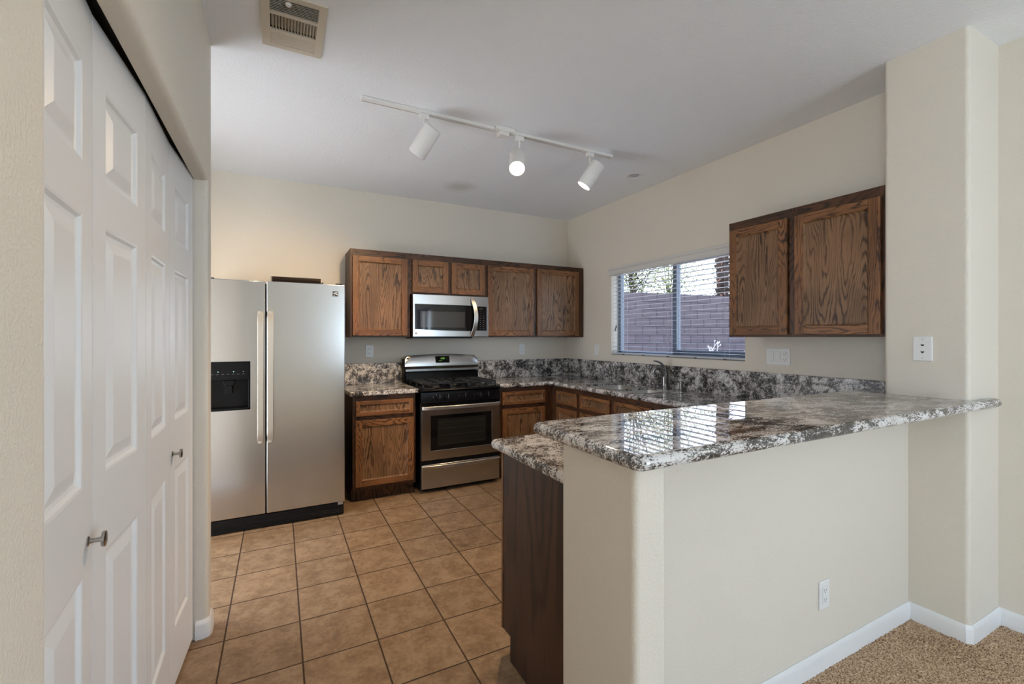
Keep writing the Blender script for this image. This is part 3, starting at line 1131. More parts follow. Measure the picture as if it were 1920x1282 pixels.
# ================================================================== CABINETS
def oak_door(name, tf, u0, u1, z0, z1, d0, parent, sw=0.052, th=0.02, label=None):
    """frame and flat recessed panel"""
    m_ = MB(tf)
    m_.box((u0, d0, z0), (u0 + sw, d0 + th, z1), 0)
    m_.box((u1 - sw, d0, z0), (u1, d0 + th, z1), 0)
    m_.box((u0 + sw, d0, z0), (u1 - sw, d0 + th, z0 + sw), 1)
    m_.box((u0 + sw, d0, z1 - sw), (u1 - sw, d0 + th, z1), 1)
    o = m_.build(name, [OAKV, OAKH], parent, bevel=0.0025, seg=2)
    # inner bead and flat panel
    p_ = MB(tf)
    p_.ringpanel(u0 + sw - 0.001, u1 - sw + 0.001, z0 + sw - 0.001, z1 - sw + 0.001, d0 + th, [(0, -0.003), (0.006, -0.009), (0.009, -0.011)])
    p_.build('panel', OAKP, o, recalc=False)
    return o


def drawer_front(name, tf, u0, u1, z0, z1, d0, parent, th=0.02):
    return oak_door(name, tf, u0, u1, z0, z1, d0, parent, 0.032, th)


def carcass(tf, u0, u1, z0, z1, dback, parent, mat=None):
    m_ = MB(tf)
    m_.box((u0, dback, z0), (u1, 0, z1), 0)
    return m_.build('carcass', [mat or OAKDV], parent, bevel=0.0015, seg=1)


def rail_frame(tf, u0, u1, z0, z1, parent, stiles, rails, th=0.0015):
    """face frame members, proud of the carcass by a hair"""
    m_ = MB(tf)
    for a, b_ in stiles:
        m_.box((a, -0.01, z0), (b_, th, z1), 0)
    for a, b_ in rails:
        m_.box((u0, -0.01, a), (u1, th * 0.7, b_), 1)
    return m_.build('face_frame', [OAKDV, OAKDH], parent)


GU = 'oak wall cabinets'
UY = 4.14
UD = -(YB - UY)
tf = FY(UY)
# upper left
c1 = thing('wall_cabinet', 'single door oak wall cabinet left of the microwave', 'cabinet', (0.81, 4.3, 1.372), GU)
carcass(tf, 0.548, 1.0765, 1.372, 2.15, UD, c1)
rail_frame(tf, 0.548, 1.0765, 1.372, 2.15, c1, [(0.548, 0.59), (1.04, 1.0765)], [(1.372, 1.40), (2.10, 2.15)])
oak_door('door', tf, 0.566, 1.048, 1.386, 2.090, 0.002, c1)
# over the microwave
c2 = thing('wall_cabinet', 'short two door oak cabinet above the microwave', 'cabinet', (1.46, 4.3, 1.772), GU)
carcass(tf, 1.0775, 1.8445, 1.772, 2.15, UD, c2)
rail_frame(tf, 1.0775, 1.8445, 1.772, 2.15, c2, [(1.0775, 1.11), (1.43, 1.49), (1.81, 1.8445)], [(1.772, 1.80), (2.10, 2.15)])
oak_door('door', tf, 1.094, 1.441, 1.788, 2.092, 0.002, c2)
oak_door('door', tf, 1.476, 1.826, 1.788, 2.092, 0.002, c2)
# upper right on the back wall
c3 = thing('wall_cabinet', 'two door oak wall cabinet in the corner right of the microwave', 'cabinet', (2.44, 4.3, 1.372), GU)
carcass(tf, 1.8455, 3.045, 1.372, 2.15, UD, c3)
rail_frame(tf, 1.8455, 3.045, 1.372, 2.15, c3, [(1.8455, 1.88), (2.37, 2.45), (2.95, 3.045)], [(1.372, 1.40), (2.10, 2.15)])
oak_door('door', tf, 1.862, 2.390, 1.386, 2.096, 0.002, c3)
oak_door('door', tf, 2.436, 2.974, 1.386, 2.100, 0.002, c3)
# right wall cabinet beside the column
UX = 2.752
tf = FX(UX)
c4 = thing('wall_cabinet', 'dark two door oak wall cabinet between window and column', 'cabinet', (2.9, 1.6, 1.372), GU)
carcass(tf, 1.163, 2.06, 1.372, 2.15, -(XR - UX), c4)
rail_frame(tf, 1.163, 2.06, 1.372, 2.15, c4, [(1.163, 1.20), (1.60, 1.68), (2.03, 2.06)], [(1.372, 1.40), (2.10, 2.15)])
oak_door('door', tf, 1.655, 2.045, 1.386, 2.094, 0.002, c4)
oak_door('door', tf, 1.178, 1.610, 1.386, 2.094, 0.002, c4)

# base cabinets
GB = 'oak base cabinets'
BY, BZ = 3.88, 0.884
BD = -(YB - BY - 0.01)
tf = FY(BY)


def base(label, tf, u0, u1, dback, loc, doors, drawers, stiles, hollow=False, drz=(0.718, 0.842), toe=0.075, group=GB):
    c = thing('base_cabinet', label, 'cabinet', loc, group)
    m_ = MB(tf)
    if hollow:
        m_.box((u0, dback, 0.105), (u1, 0, 0.655), 0).box((u0, -0.02, 0.655), (u1, 0, BZ), 0)
    else:
        m_.box((u0, dback, 0.105), (u1, 0, BZ), 0)
    m_.box((u0, dback, 0.0), (u1, -toe, 0.105), 0)
    m_.build('carcass', OAKDV, c)
    rail_frame(tf, u0, u1, 0.105, BZ, c, stiles, [(0.105, 0.14), (0.68, 0.72), (0.845, BZ)])
    for a, b_ in doors:
        oak_door('door', tf, a, b_, 0.135, 0.680, 0.002, c)
    for a, b_ in drawers:
        o = drawer_front('drawer', tf, a, b_, drz[0], drz[1], 0.002, c)
    return c


base('oak base cabinet with one drawer between refrigerator and range', tf, 0.532, 1.056, BD, (0.79, 4.1, 0), [(0.552, 1.036)], [(0.556, 1.032)], [(0.532, 0.57), (1.02, 1.056)])
base('oak base cabinet with drawer just right of the range', tf, 1.872, 2.47, BD, (2.2, 4.1, 0), [(1.894, 2.374)], [(1.894, 2.374)], [(1.872, 1.91), (2.36, 2.47)])
BXF = 2.47
tf = FX(BXF)
XD = -(XR - BXF - 0.01)
base('narrow oak corner base cabinet left of the sink cabinet', tf, 3.428, 3.876, XD, (2.8, 3.64, 0), [(3.434, 3.776)], [(3.434, 3.776)], [(3.428, 3.45), (3.76, 3.876)])
base('oak sink base cabinet under the kitchen window', tf, 2.450, 3.427, XD, (2.8, 2.93, 0), [(2.962, 3.380), (2.484, 2.906)], [(2.962, 3.380), (2.484, 2.906)], [(2.450, 2.50), (2.89, 2.98), (3.37, 3.427)], hollow=True)
base('oak base cabinet beside the peninsula corner', tf, 1.80, 2.449, XD, (2.8, 2.1, 0), [(1.95, 2.425)], [(1.95, 2.425)], [(1.80, 1.96), (2.41, 2.449)])
# peninsula: doors face the range, finished end panel faces the hall
tf = FYP(1.766)
c = base('oak peninsula base cabinet with plain dark end panel', tf, 0.885, 2.469, -(1.766 - 1.175), (1.6, 1.5, 0), [(0.91, 1.28), (1.30, 1.67), (1.71, 2.10)], [(0.91, 1.28), (1.30, 1.67), (1.71, 2.10)], [(0.885, 0.92), (1.27, 1.31), (1.66, 1.72), (2.09, 2.469)])
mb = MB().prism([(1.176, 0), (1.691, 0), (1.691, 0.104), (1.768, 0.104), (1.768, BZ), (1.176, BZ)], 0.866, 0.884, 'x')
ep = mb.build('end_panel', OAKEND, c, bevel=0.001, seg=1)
MB().box((0.864, 1.756, 0.104), (0.890, 1.7705, BZ)).build('edge_trim', OAKV, c)

# ================================================================== COUNTERTOPS
CT, CB = 0.925, 0.885


def slab(name, poly, z0, z1, mat, parent, round_pred, corner_pred=None, rad=0.0195, crad=0.03):
    mb = MB().prism(poly, z0, z1)
    eds = []
    if corner_pred:
        eds.append((lambda a, b_: vert(a, b_) and corner_pred(a), crad, 5))
    eds.append((lambda a, b_: abs(a.z - b_.z) < 1e-5 and round_pred(a, b_), rad, 6))
    return mb.build(name, mat, parent, edges=eds)


YE, XE = 3.845, 2.432
lc = slab('countertop', [(0.503, YE), (1.078, YE), (1.078, YB - 0.002), (0.503, YB - 0.002)], CB, CT, GRAN, None,
          lambda a, b_: (abs(a.y - YE) < .04 and abs(b_.y - YE) < .04) or (abs(a.x - .503) < 1e-3 and abs(b_.x - .503) < 1e-3) or (abs(a.x - 1.078) < 1e-3 and abs(b_.x - 1.078) < 1e-3), lambda a: a.y < 3.9, 0.0195, 0.012)
tag(lc, 'short speckled granite countertop between refrigerator and range', 'countertop')
PX, PY = 0.818, 1.802
poly = [(1.866, YE), (XE, YE), (XE, PY), (PX, PY), (PX, 1.173), (XR - 0.002, 1.173), (XR - 0.002, YB - 0.002), (1.866, YB - 0.002)]


def mainround(a, b_):
    def on(p):
        return (abs(p.y - YE) < .045 and p.x < XE + .05) or (abs(p.x - XE) < .045 and PY - .05 < p.y < YE + .05) or (abs(p.y - PY) < .045 and p.x < XE + .05) or (abs(p.x - PX) < .045 and p.y <= PY + .01)
    if abs(a.x - PX) < 1e-3 and abs(b_.x - PX) < 1e-3:
        return True
    return on(a) and on(b_)


mc = slab('countertop', poly, CB, CT, GRAN, None, mainround, lambda a: (a.x < PX + .01 and a.y > PY - .01) or (abs(a.x - XE) < .01), 0.0195, 0.03)
SX0, SX1 = 2.515, 2.94


def bowl_ring(x0, x1, y0, y1, i, cc=0.045):
    a0, a1, b0_, b1_ = x0 + i, x1 - i, y0 + i, y1 - i
    return [(a0 + cc, b0_), (a1 - cc, b0_), (a1 - cc * .3, b0_ + cc * .3), (a1, b0_ + cc), (a1, b1_ - cc), (a1 - cc * .3, b1_ - cc * .3), (a1 - cc, b1_), (a0 + cc, b1_), (a0 + cc * .3, b1_ - cc * .3), (a0, b1_ - cc), (a0, b0_ + cc), (a0 + cc * .3, b0_ + cc * .3)]


BOWLS = [(SX0, SX1, 2.985, 3.412, 0.20), (SX0, SX1 - 0.06, 2.69, 2.965, 0.17)]
cm = MB()
for q in BOWLS:
    cm.prism(bowl_ring(*q[:4], 0), 0.8, 1.0)
cut(mc, cm)
mc.data.set_sharp_from_angle(angle=math.radians(30))
for q_ in mc.data.polygons:
    q_.use_smooth = True
tag(mc, 'long L shaped granite countertop running under the window to the peninsula', 'countertop')
# bar top
BT = 1.0865
bx0, bx1, by0, by1 = 0.748, 2.985, 0.800, 1.318
poly = [(bx0, by0), (bx1, by0), (bx1, 0.8385), (2.7285, 0.8385), (2.7285, 1.1615), (XR - 0.004, 1.1615), (XR - 0.004, by1), (bx0, by1)]
bt = slab('bar_top', poly, BT - 0.040, BT, GRANBAR, None,
          lambda a, b_: (a.y < by0 + .042 and b_.y < by0 + .042 and not (abs(a.y - .8385) < 1e-3 and abs(b_.y - .8385) < 1e-3)) or (a.y > by1 - .042 and b_.y > by1 - .042) or (abs(a.x - bx0) < 1e-3 and abs(b_.x - bx0) < 1e-3),
          lambda a: a.x < bx0 + .01 or (a.x > bx1 - .01 and a.y < by0 + .01), 0.0195, 0.036)
tag(bt, 'raised granite bar top with rounded edge on the half wall', 'countertop')
# backsplashes
SPZ = 1.122
GS = 'granite backsplash slabs'
o = MB().box((0.535, YB - 0.020, CT), (1.078, YB - 0.001, SPZ)).build('backsplash', GRANSPL, bevel=0.002)
tag(o, 'granite backsplash slab left of the range', 'backsplash', GS)
o = MB().box((1.866, YB - 0.020, CT), (XR - 0.001, YB - 0.001, SPZ)).build('backsplash', GRANSPL, bevel=0.002)
tag(o, 'granite backsplash slab right of the range on the back wall', 'backsplash', GS)
o = MB().box((XR - 0.020, 1.175, CT), (XR - 0.001, YB - 0.021, SPZ)).build('backsplash', GRANSPL, bevel=0.002)
tag(o, 'granite backsplash slab running under the window', 'backsplash', GS)

# sink, faucet, soap dispenser
sk = thing('sink', 'double bowl stainless steel sink set under the granite', 'sink', (2.75, 3.05, 0.70))


def bowl(x0, x1, y0, y1, depth, parent):
    def ring(i, z):
        return [(a, b_, z) for a, b_ in bowl_ring(x0, x1, y0, y1, i)]
    rs = [ring(0.0015, CT - 0.015), ring(0.004, CT - 0.016), ring(0.006, CT - 0.02), ring(0.014, CB - depth + 0.03), ring(0.03, CB - depth + 0.005), ring(0.06, CB - depth)]
    vs = [p for r in rs for p in r]
    fs = []
    for j in range(len(rs) - 1):
        for i in range(12):
            fs.append((12 * j + i, 12 * j + (i + 1) % 12, 12 * j + 12 + (i + 1) % 12, 12 * j + 12 + i))
    fs.append(tuple(range(12 * (len(rs) - 1), 12 * len(rs))))
    o = MB().add(vs, fs).build('bowl', SINKM, parent, smooth=True, recalc=False)
    md = o.modifiers.new('thick', 'SOLIDIFY')
    md.thickness = 0.002
    cxx, cyy = (x0 + x1) / 2, (y0 + y1) / 2
    MB().lathe((cxx, cyy, CB - depth), (0, 0, 1), [(0.042, 0), (0.042, 0.003), (0.03, 0.004), (0.028, 0.001)], 24).build('drain', CHROME, o, smooth=True)
    return o


for q in BOWLS:
    bowl(*q, sk)

fc = thing('faucet', 'curved brushed metal kitchen faucet behind the sink', 'faucet', (2.985, 2.866, CT))
fx, fy = 2.985, 2.866
MB().lathe((fx, fy, CT), (0, 0, 1), [(0.034, 0), (0.034, 0.004), (0.030, 0.010), (0.029, 0.05), (0.028, 0.11), (0.027, 0.140), (0.022, 0.160)], 28).build('body', FAUCETM, fc, smooth=True)
bd = Vector((-0.80, 0.20, 0)).normalized()
p0 = Vector((fx, fy, CT + 0.10))
pts_ = [p0, p0 + bd * 0.018 + Vector((0, 0, .046)), p0 + bd * 0.048 + Vector((0, 0, .078)), p0 + bd * 0.085 + Vector((0, 0, .084)), p0 + bd * 0.113 + Vector((0, 0, .064)), p0 + bd * 0.122 + Vector((0, 0, .036))]
# smooth the path
sm = []
for i in range(len(pts_) - 1):
    for k in range(5):
        t = k / 5
        a_, b_, c_2, d_ = pts_[max(i - 1, 0)], pts_[i], pts_[i + 1], pts_[min(i + 2, len(pts_) - 1)]
        sm.append(0.5 * ((2 * b_) + (c_2 - a_) * t + (2 * a_ - 5 * b_ + 4 * c_2 - d_) * t * t + (3 * b_ - a_ - 3 * c_2 + d_) * t ** 3))
sm.append(pts_[-1])
MB().tube(sm, [0.027 - 0.006 * i / len(sm) for i in range(len(sm) - 6)] + [0.0215] * 6, 16).build('spout', FAUCETM, fc, smooth=True)
hp = [Vector((fx + 0.004, fy, CT + 0.15)), Vector((fx + 0.002, fy, CT + 0.19)) + bd * 0.01, Vector((fx, fy, CT + 0.222)) + bd * 0.040, Vector((fx, fy, CT + 0.238)) + bd * 0.08, Vector((fx, fy, CT + 0.242)) + bd * 0.11]
MB().tube(hp, [0.017, 0.013, 0.009, 0.007, 0.005], 12).build('lever_handle', FAUCETM, fc, smooth=True)
sd_ = thing('soap_dispenser', 'small metal soap dispenser beside the faucet', 'soap dispenser', (2.988, 2.69, CT))
MB().lathe((2.988, 2.69, CT), (0, 0, 1), [(0.024, 0), (0.024, 0.004), (0.016, 0.008), (0.0155, 0.060), (0.020, 0.064), (0.020, 0.074), (0.012, 0.078)], 24).build('body', FAUCETM, sd_, smooth=True)
MB().tube([(2.988, 2.69, CT + 0.07), (2.955, 2.70, CT + 0.074), (2.935, 2.705, CT + 0.068)], [0.008, 0.007, 0.005], 10).build('nozzle', FAUCETM, sd_, smooth=True)

# ================================================================== RANGE
RX0, RX1, RY = 1.094, 1.852, 3.83
rg = thing('gas_range', 'stainless steel and black gas range with five burner knobs', 'range', (1.473, 4.1, 0))
MB().box((RX0, RY + 0.03, 0.03), (RX1, 4.43, 0.905)).build('body', BLACK, rg, bevel=0.003)
for x in (RX0 + 0.05, RX1 - 0.05):
    for y in (RY + 0.1, 4.35):
        MB().cyl((x, y, 0), (x, y, 0.035), 0.018, n=14).build('foot', BLACK, rg)
# oven door: steel skin around a black glass window
odz0, odz1 = 0.292, 0.770
od = MB().box((RX0 + 0.004, RY, odz0), (RX1 - 0.004, RY + 0.032, odz1 - 0.03)).build('oven_door', STEELR, rg)
wx0, wx1, wz0, wz1 = 1.180, 1.768, 0.372, 0.682
cut(od, MB().box((wx0, RY - 0.01, wz0), (wx1, RY + 0.012, wz1)))
md = od.modifiers.new('bevel', 'BEVEL')
md.width = 0.002
md.segments = 2
md.limit_method = 'ANGLE'
ow = MB().box((wx0 + 0.001, RY + 0.0015, wz0 + 0.001), (wx1 - 0.001, RY + 0.010, wz1 - 0.001)).build('oven_window', GLASSBLACK, od)
mb = MB()
mb.box((wx0 + 0.062, RY + 0.0008, wz0 + 0.04), (wx1 - 0.062, RY + 0.0016, wz1 - 0.035))
mb.build('window_pane', simple('oven_glass_inner', (0.016, 0.015, 0.013), 0.05), ow)
mb = MB()
for z in (0.425, 0.50, 0.56, 0.615):
    mb.box((wx0 + 0.07, RY + 0.0003, z), (wx1 - 0.07, RY + 0.0009, z + 0.0022))
mb.build('oven_rack', simple('rack_wire', (0.06, 0.055, 0.05), 0.4, 0.5), ow)
MB().box((RX0 + 0.004, RY + 0.012, odz1 - 0.031), (RX1 - 0.004, RY + 0.034, odz1 + 0.018)).build('door_cap', BLACKGLOSS, od)
# bowed flat oven handle across the full width
vs, fs = [], []
n_ = 24
for i in range(n_ + 1):
    t = i / n_
    x = RX0 + 0.002 + (RX1 - RX0 - 0.004) * t
    out = 0.040 * min(1, math.sin(PI * min(t, 1 - t) / 0.10) if min(t, 1 - t) < 0.05 else 1) + 0.012 * math.sin(PI * t)
    out = max(out, 0.016)
    for a, b_ in ((-out, 0.737), (-out, 0.766), (-out + 0.012, 0.768), (-out + 0.012, 0.735)):
        vs.append((x, RY + a, b_))
for j in range(n_):
    for i in range(4):
        fs.append((4 * j + i, 4 * j + (i + 1) % 4, 4 * j + 4 + (i + 1) % 4, 4 * j + 4 + i))
fs += [(3, 2, 1, 0), (4 * n_, 4 * n_ + 1, 4 * n_ + 2, 4 * n_ + 3)]
h_ = MB().add(vs, fs)
for x in (RX0 + 0.002, RX1 - 0.032):
    h_.box((x, RY - 0.02, 0.74), (x + 0.03, RY + 0.02, 0.764))
h_.build('handle', CHROME, od, bevel=0.003)
# lower drawer with bowed grip
dw = MB().box((RX0 + 0.004, RY, 0.042), (RX1 - 0.004, RY + 0.03, 0.252)).build('drawer', STEELR, rg, bevel=0.003)
vs, fs = [], []
for i in range(n_ + 1):
    t = i / n_
    x = RX0 + 0.004 + (RX1 - RX0 - 0.008) * t
    sag = 0.020 * math.sin(PI * t)
    for a, b_ in ((-0.004, 0.250), (-0.018 - sag * .4, 0.246 - sag * .2), (-0.020 - sag * .5, 0.236 - sag), (-0.004, 0.226 - sag)):
        vs.append((x, RY + a, b_))
fs = []
for j in range(n_):
    for i in range(4):
        fs.append((4 * j + i, 4 * j + (i + 1) % 4, 4 * j + 4 + (i + 1) % 4, 4 * j + 4 + i))
fs += [(3, 2, 1, 0), (4 * n_, 4 * n_ + 1, 4 * n_ + 2, 4 * n_ + 3)]
MB().add(vs, fs).build('handle', CHROME, dw, bevel=0.002)
# black control panel and cooktop
cp = MB().prism([(RY - 0.004, 0.792), (RY + 0.06, 0.792), (RY + 0.06, 0.897), (RY + 0.022, 0.897), (RY + 0.006, 0.886)], RX0, RX1, 'x').build('control_panel', BLACKGLOSS, rg, bevel=0.003, seg=3)
for x in (1.243, 1.322, 1.485, 1.635, 1.714):
    k = MB().lathe((x, RY + 0.001, 0.842), (0, -1, 0.12), [(0.026, 0), (0.026, 0.006), (0.021, 0.009), (0.019, 0.028), (0.014, 0.031)], 24)
    k.box((x - 0.0045, RY - 0.040, 0.824), (x + 0.0045, RY - 0.006, 0.866))
    kb = k.build('burner_knob', BLACKGLOSS, cp, bevel=0.001)
    MB().box((x + 0.005, RY - 0.0415, 0.832), (x + 0.0075, RY - 0.030, 0.866)).build('knob_mark', CHROME, kb)
    MB().box((x - 0.046, RY - 0.0006, 0.840), (x - 0.034, RY + 0.006, 0.844)).build('burner_mark', GREYTXT, cp)
ct_ = MB()
ct_.prism([(RY - 0.012, 0.900), (RY - 0.004, 0.912), (RY + 0.02, 0.921), (4.335, 0.921), (4.335, 0.896), (RY - 0.006, 0.896)], RX0 - 0.001, RX1 + 0.001, 'x')
ctp = ct_.build('cooktop', BLACKGLOSS, rg, bevel=0.003)
burn = [(1.26, 3.97), (1.26, 4.20), (1.473, 4.085), (1.686, 3.97), (1.686, 4.20)]
for x, y in burn:
    bb = MB().lathe((x, y, 0.921), (0, 0, 1), [(0.050, 0), (0.046, 0.010), (0.034, 0.012), (0.034, 0.020), (0.030, 0.023)], 24).build('burner', IRON, ctp)


def grate(x0, x1, y0, y1, cs, parent):
    m_ = MB()
    zt_, r = 0.958, 0.0065
    m_.box((x0, y0, zt_ - r), (x1, y0 + 2 * r, zt_ + r)).box((x0, y1 - 2 * r, zt_ - r), (x1, y1, zt_ + r))
    m_.box((x0, y0, zt_ - r), (x0 + 2 * r, y1, zt_ + r)).box((x1 - 2 * r, y0, zt_ - r), (x1, y1, zt_ + r))
    ym = (y0 + y1) / 2
    m_.box((x0, ym - r, zt_ - r), (x1, ym + r, zt_ + r))
    for x, y in cs:
        for a in range(4):
            dx, dy = math.cos(a * PI / 2), math.sin(a * PI / 2)
            lim = {0: x1 - x, 1: (y1 if y > ym - .05 and y + .01 > ym else ym) - y if y > ym else (ym - y if y < ym - .02 else y1 - y), 2: x - x0, 3: y - (y0 if y < ym + .02 else ym)}[a]
            ex, ey = x + dx * lim, y + dy * lim
            sx_2, sy = x + dx * 0.022, y + dy * 0.022
            m_.box((min(sx_2, ex) - (r * .7 if dx == 0 or abs(dx) < .5 else 0), min(sy, ey) - (r * .7 if abs(dy) < .5 else 0), zt_ - r),
                   (max(sx_2, ex) + (r * .7 if abs(dx) < .5 else 0), max(sy, ey) + (r * .7 if abs(dy) < .5 else 0), zt_ + r * 1.3))
    for x in (x0 + r, x1 - r):
        for y in (y0 + r, ym, y1 - r):
            m_.box((x - r, y - r, 0.920), (x + r, y + r, zt_))
    return m_.build('grate', IRON, parent, bevel=0.002, seg=1)


grate(1.118, 1.385, 3.862, 4.315, [burn[0], burn[1]], ctp)
grate(1.390, 1.556, 3.862, 4.315, [burn[2]], ctp)
grate(1.561, 1.828, 3.862, 4.315, [burn[3], burn[4]], ctp)
# backguard: black lower riser, curved steel upper
GY = 4.345
MB().prism([(GY + 0.0, 0.918), (4.425, 0.918), (4.425, 1.03), (GY + 0.018, 1.03)], RX0, RX1, 'x').build('riser', BLACKGLOSS, rg)
# steel console: arched top, rounded upper corners
arch = []
nA = 22
xl, xr_ = 1.080, 1.846
for i in range(nA + 1):
    t = i / nA
    x = xl + (xr_ - xl) * t
    z = 1.185 + 0.018 * math.sin(PI * t)
    e = min(t, 1 - t) * (xr_ - xl)
    if e < 0.035:
        z -= 0.035 - math.sqrt(max(0, 0.035 ** 2 - (0.035 - e) ** 2))
    arch.append((x, z))
prof = [(0.0, 1.026), (-0.020, 1.030), (-0.030, 1.040), (-0.030, 1.060), (-0.006, 1.072), (0.004, 1.085)]
vs, fs = [], []
rows = 12
for i, (x, zt_) in enumerate(arch):
    col_ = [(x, GY + a, b_) for a, b_ in prof]
    for k in range(1, 7):
        f_ = k / 6
        col_.append((x, GY + 0.004 + 0.022 * f_ * f_, 1.085 + (zt_ - 1.085) * f_))
    col_.append((x, GY + 0.085, zt_ - 0.004))
    col_.append((x, GY + 0.085, 1.026))
    vs += col_
k_ = len(prof) + 8
for j in range(nA):
    for i in range(k_):
        fs.append((j * k_ + i, j * k_ + (i + 1) % k_, (j + 1) * k_ + (i + 1) % k_, (j + 1) * k_ + i))
bgd = MB().add(vs, fs).build('backguard', STEELR, rg, edges=None, smooth=True)
MB().box((xl - 0.008, GY - 0.004, 0.927), (xl - 0.001, GY + 0.085, 1.158)).build('end_cap', BLACK, rg, bevel=0.003)
MB().add([(xl, GY, 1.03), (xl, GY + .085, 1.03), (xl, GY + .085, 1.15), (xl, GY + .02, 1.15)], [(0, 1, 2, 3)]).build('console_side', BLACK, rg)
dpl = MB().prism([(1.388, 1.182), (1.530, 1.182), (1.536, 1.115), (1.392, 1.115)], GY - 0.002, GY + 0.012, 'y').build('display', GLASSBLACK, bgd, bevel=0.002)
text('clock_digits', '4:08', 0.026, (1.458, GY - 0.0028, 1.158), ROT_Y, GREENTXT, dpl)
MB().box((1.420, GY - 0.0028, 1.133), (1.455, GY - 0.0022, 1.136)).box((1.50, GY - 0.0028, 1.156), (1.504, GY - 0.0022, 1.160)).build('display_marks', GREENTXT, dpl)
lg = MB().box((1.455, GY - 0.0315, 1.043), (1.472, GY - 0.030, 1.058), 0).prism([(1.457, 1.046), (1.463, 1.046), (1.470, 1.055), (1.465, 1.055)], GY - 0.0322, GY - 0.0314, 'y', 1)
lg.build('logo', [GREYTXT, LOGOW], bgd)
MB().box((1.098, GY + 0.012, 1.158), (1.124, GY + 0.02, 1.172)).build('badge', LOGOK, bgd)

# ================================================================== MICROWAVE
mw = thing('microwave', 'stainless steel over the range microwave with black window', 'microwave', (1.46, 4.25, 1.37))
MX0, MX1, MY, MZ0, MZ1 = 1.082, 1.838, 4.062, 1.372, 1.768
MB().box((MX0 + 0.001, MY + 0.03, MZ0), (MX1 - 0.001, YB - 0.005, MZ1)).build('body', BLACK, mw, bevel=0.002)
MB().box((MX0 + 0.02, MY + 0.06, MZ0 - 0.012), (MX1 - 0.15, YB - 0.05, MZ0)).build('vent_underside', BLACK, mw)
MDX = 1.688
mdr = MB().box((MX0, MY, MZ0 + 0.004), (MDX - 0.001, MY + 0.03, MZ1)).build('door', STEELR, mw, bevel=0.003)
MB().box((MDX + 0.001, MY, MZ0 + 0.004), (MX1, MY + 0.03, MZ1)).build('control_side', STEELR, mw, bevel=0.003)
# black glass with gently curved lower edge
bot = [(1.100 + (1.684 - 1.100) * i / 12, 1.446 - 0.016 * math.sin(PI * (0.5 + 0.5 * i / 12) - PI / 2) * 1.0) for i in range(13)]
gp = [(1.100, 1.679)] + bot + [(1.684, 1.679)]
gw = MB().prism(gp, MY - 0.003, MY + 0.001, 'y').build('door_glass', GLASSBLACK, mdr, bevel=0.001, seg=1)
MB().box((1.150, MY - 0.0042, 1.463), (1.588, MY - 0.0028, 1.612)).build('viewing_window', WINDOWMESH, gw)
cpn = MB().box((1.694, MY - 0.003, 1.436), (1.818, MY + 0.001, 1.672)).build('keypad', GLASSBLACK, mw, bevel=0.001, seg=1)
text('clock_digits', '12:00', 0.017, (1.752, MY - 0.0036, 1.648), ROT_Y, simple('amber_digits', (0, 0, 0), 0.4, emit=(0.6, 0.6, 0.2), estr=0.10), cpn)
mb = MB()
for r in range(9):
    for q_ in range(3 if r > 1 else 2):
        x = 1.716 + q_ * 0.034
        z = 1.622 - r * 0.021
        mb.box((x - 0.007, MY - 0.0037, z - 0.0018), (x + 0.007, MY - 0.003, z + 0.0018))
mb.build('key_print', GREYTXT, cpn)
# curved vertical handle
hp = []
vs, fs = [], []
for i in range(17):
    t = i / 16
    z = 1.378 + (1.757 - 1.378) * t
    out = 0.004 + 0.046 * math.sin(PI * t) ** 0.75
    xx = 1.640 + 0.030 * math.sin(PI * t)
    vs += [(xx, MY - out, z), (xx + 0.040, MY - out, z), (xx + 0.040, MY - out + 0.009, z), (xx, MY - out + 0.009, z)]
for j in range(16):
    for i in range(4):
        fs.append((4 * j + i, 4 * j + (i + 1) % 4, 4 * j + 4 + (i + 1) % 4, 4 * j + 4 + i))
fs += [(3, 2, 1, 0), (64, 65, 66, 67)]
MB().add(vs, fs).build('handle', CHROME, mdr, bevel=0.003)
MB().box((1.104, MY - 0.001, 1.398), (1.122, MY, 1.416), 0).prism([(1.107, 1.401), (1.112, 1.401), (1.119, 1.413), (1.114, 1.413)], MY - 0.0018, MY - 0.001, 'y', 1).build('logo', [GREYTXT, LOGOW], mdr)

# ================================================================== ELECTRICAL PLATES
m_slot = simple('slot_dark', (0.03, 0.03, 0.03), 0.6)
RECESS = simple('rocker_edge', (0.55, 0.55, 0.53), 0.4)


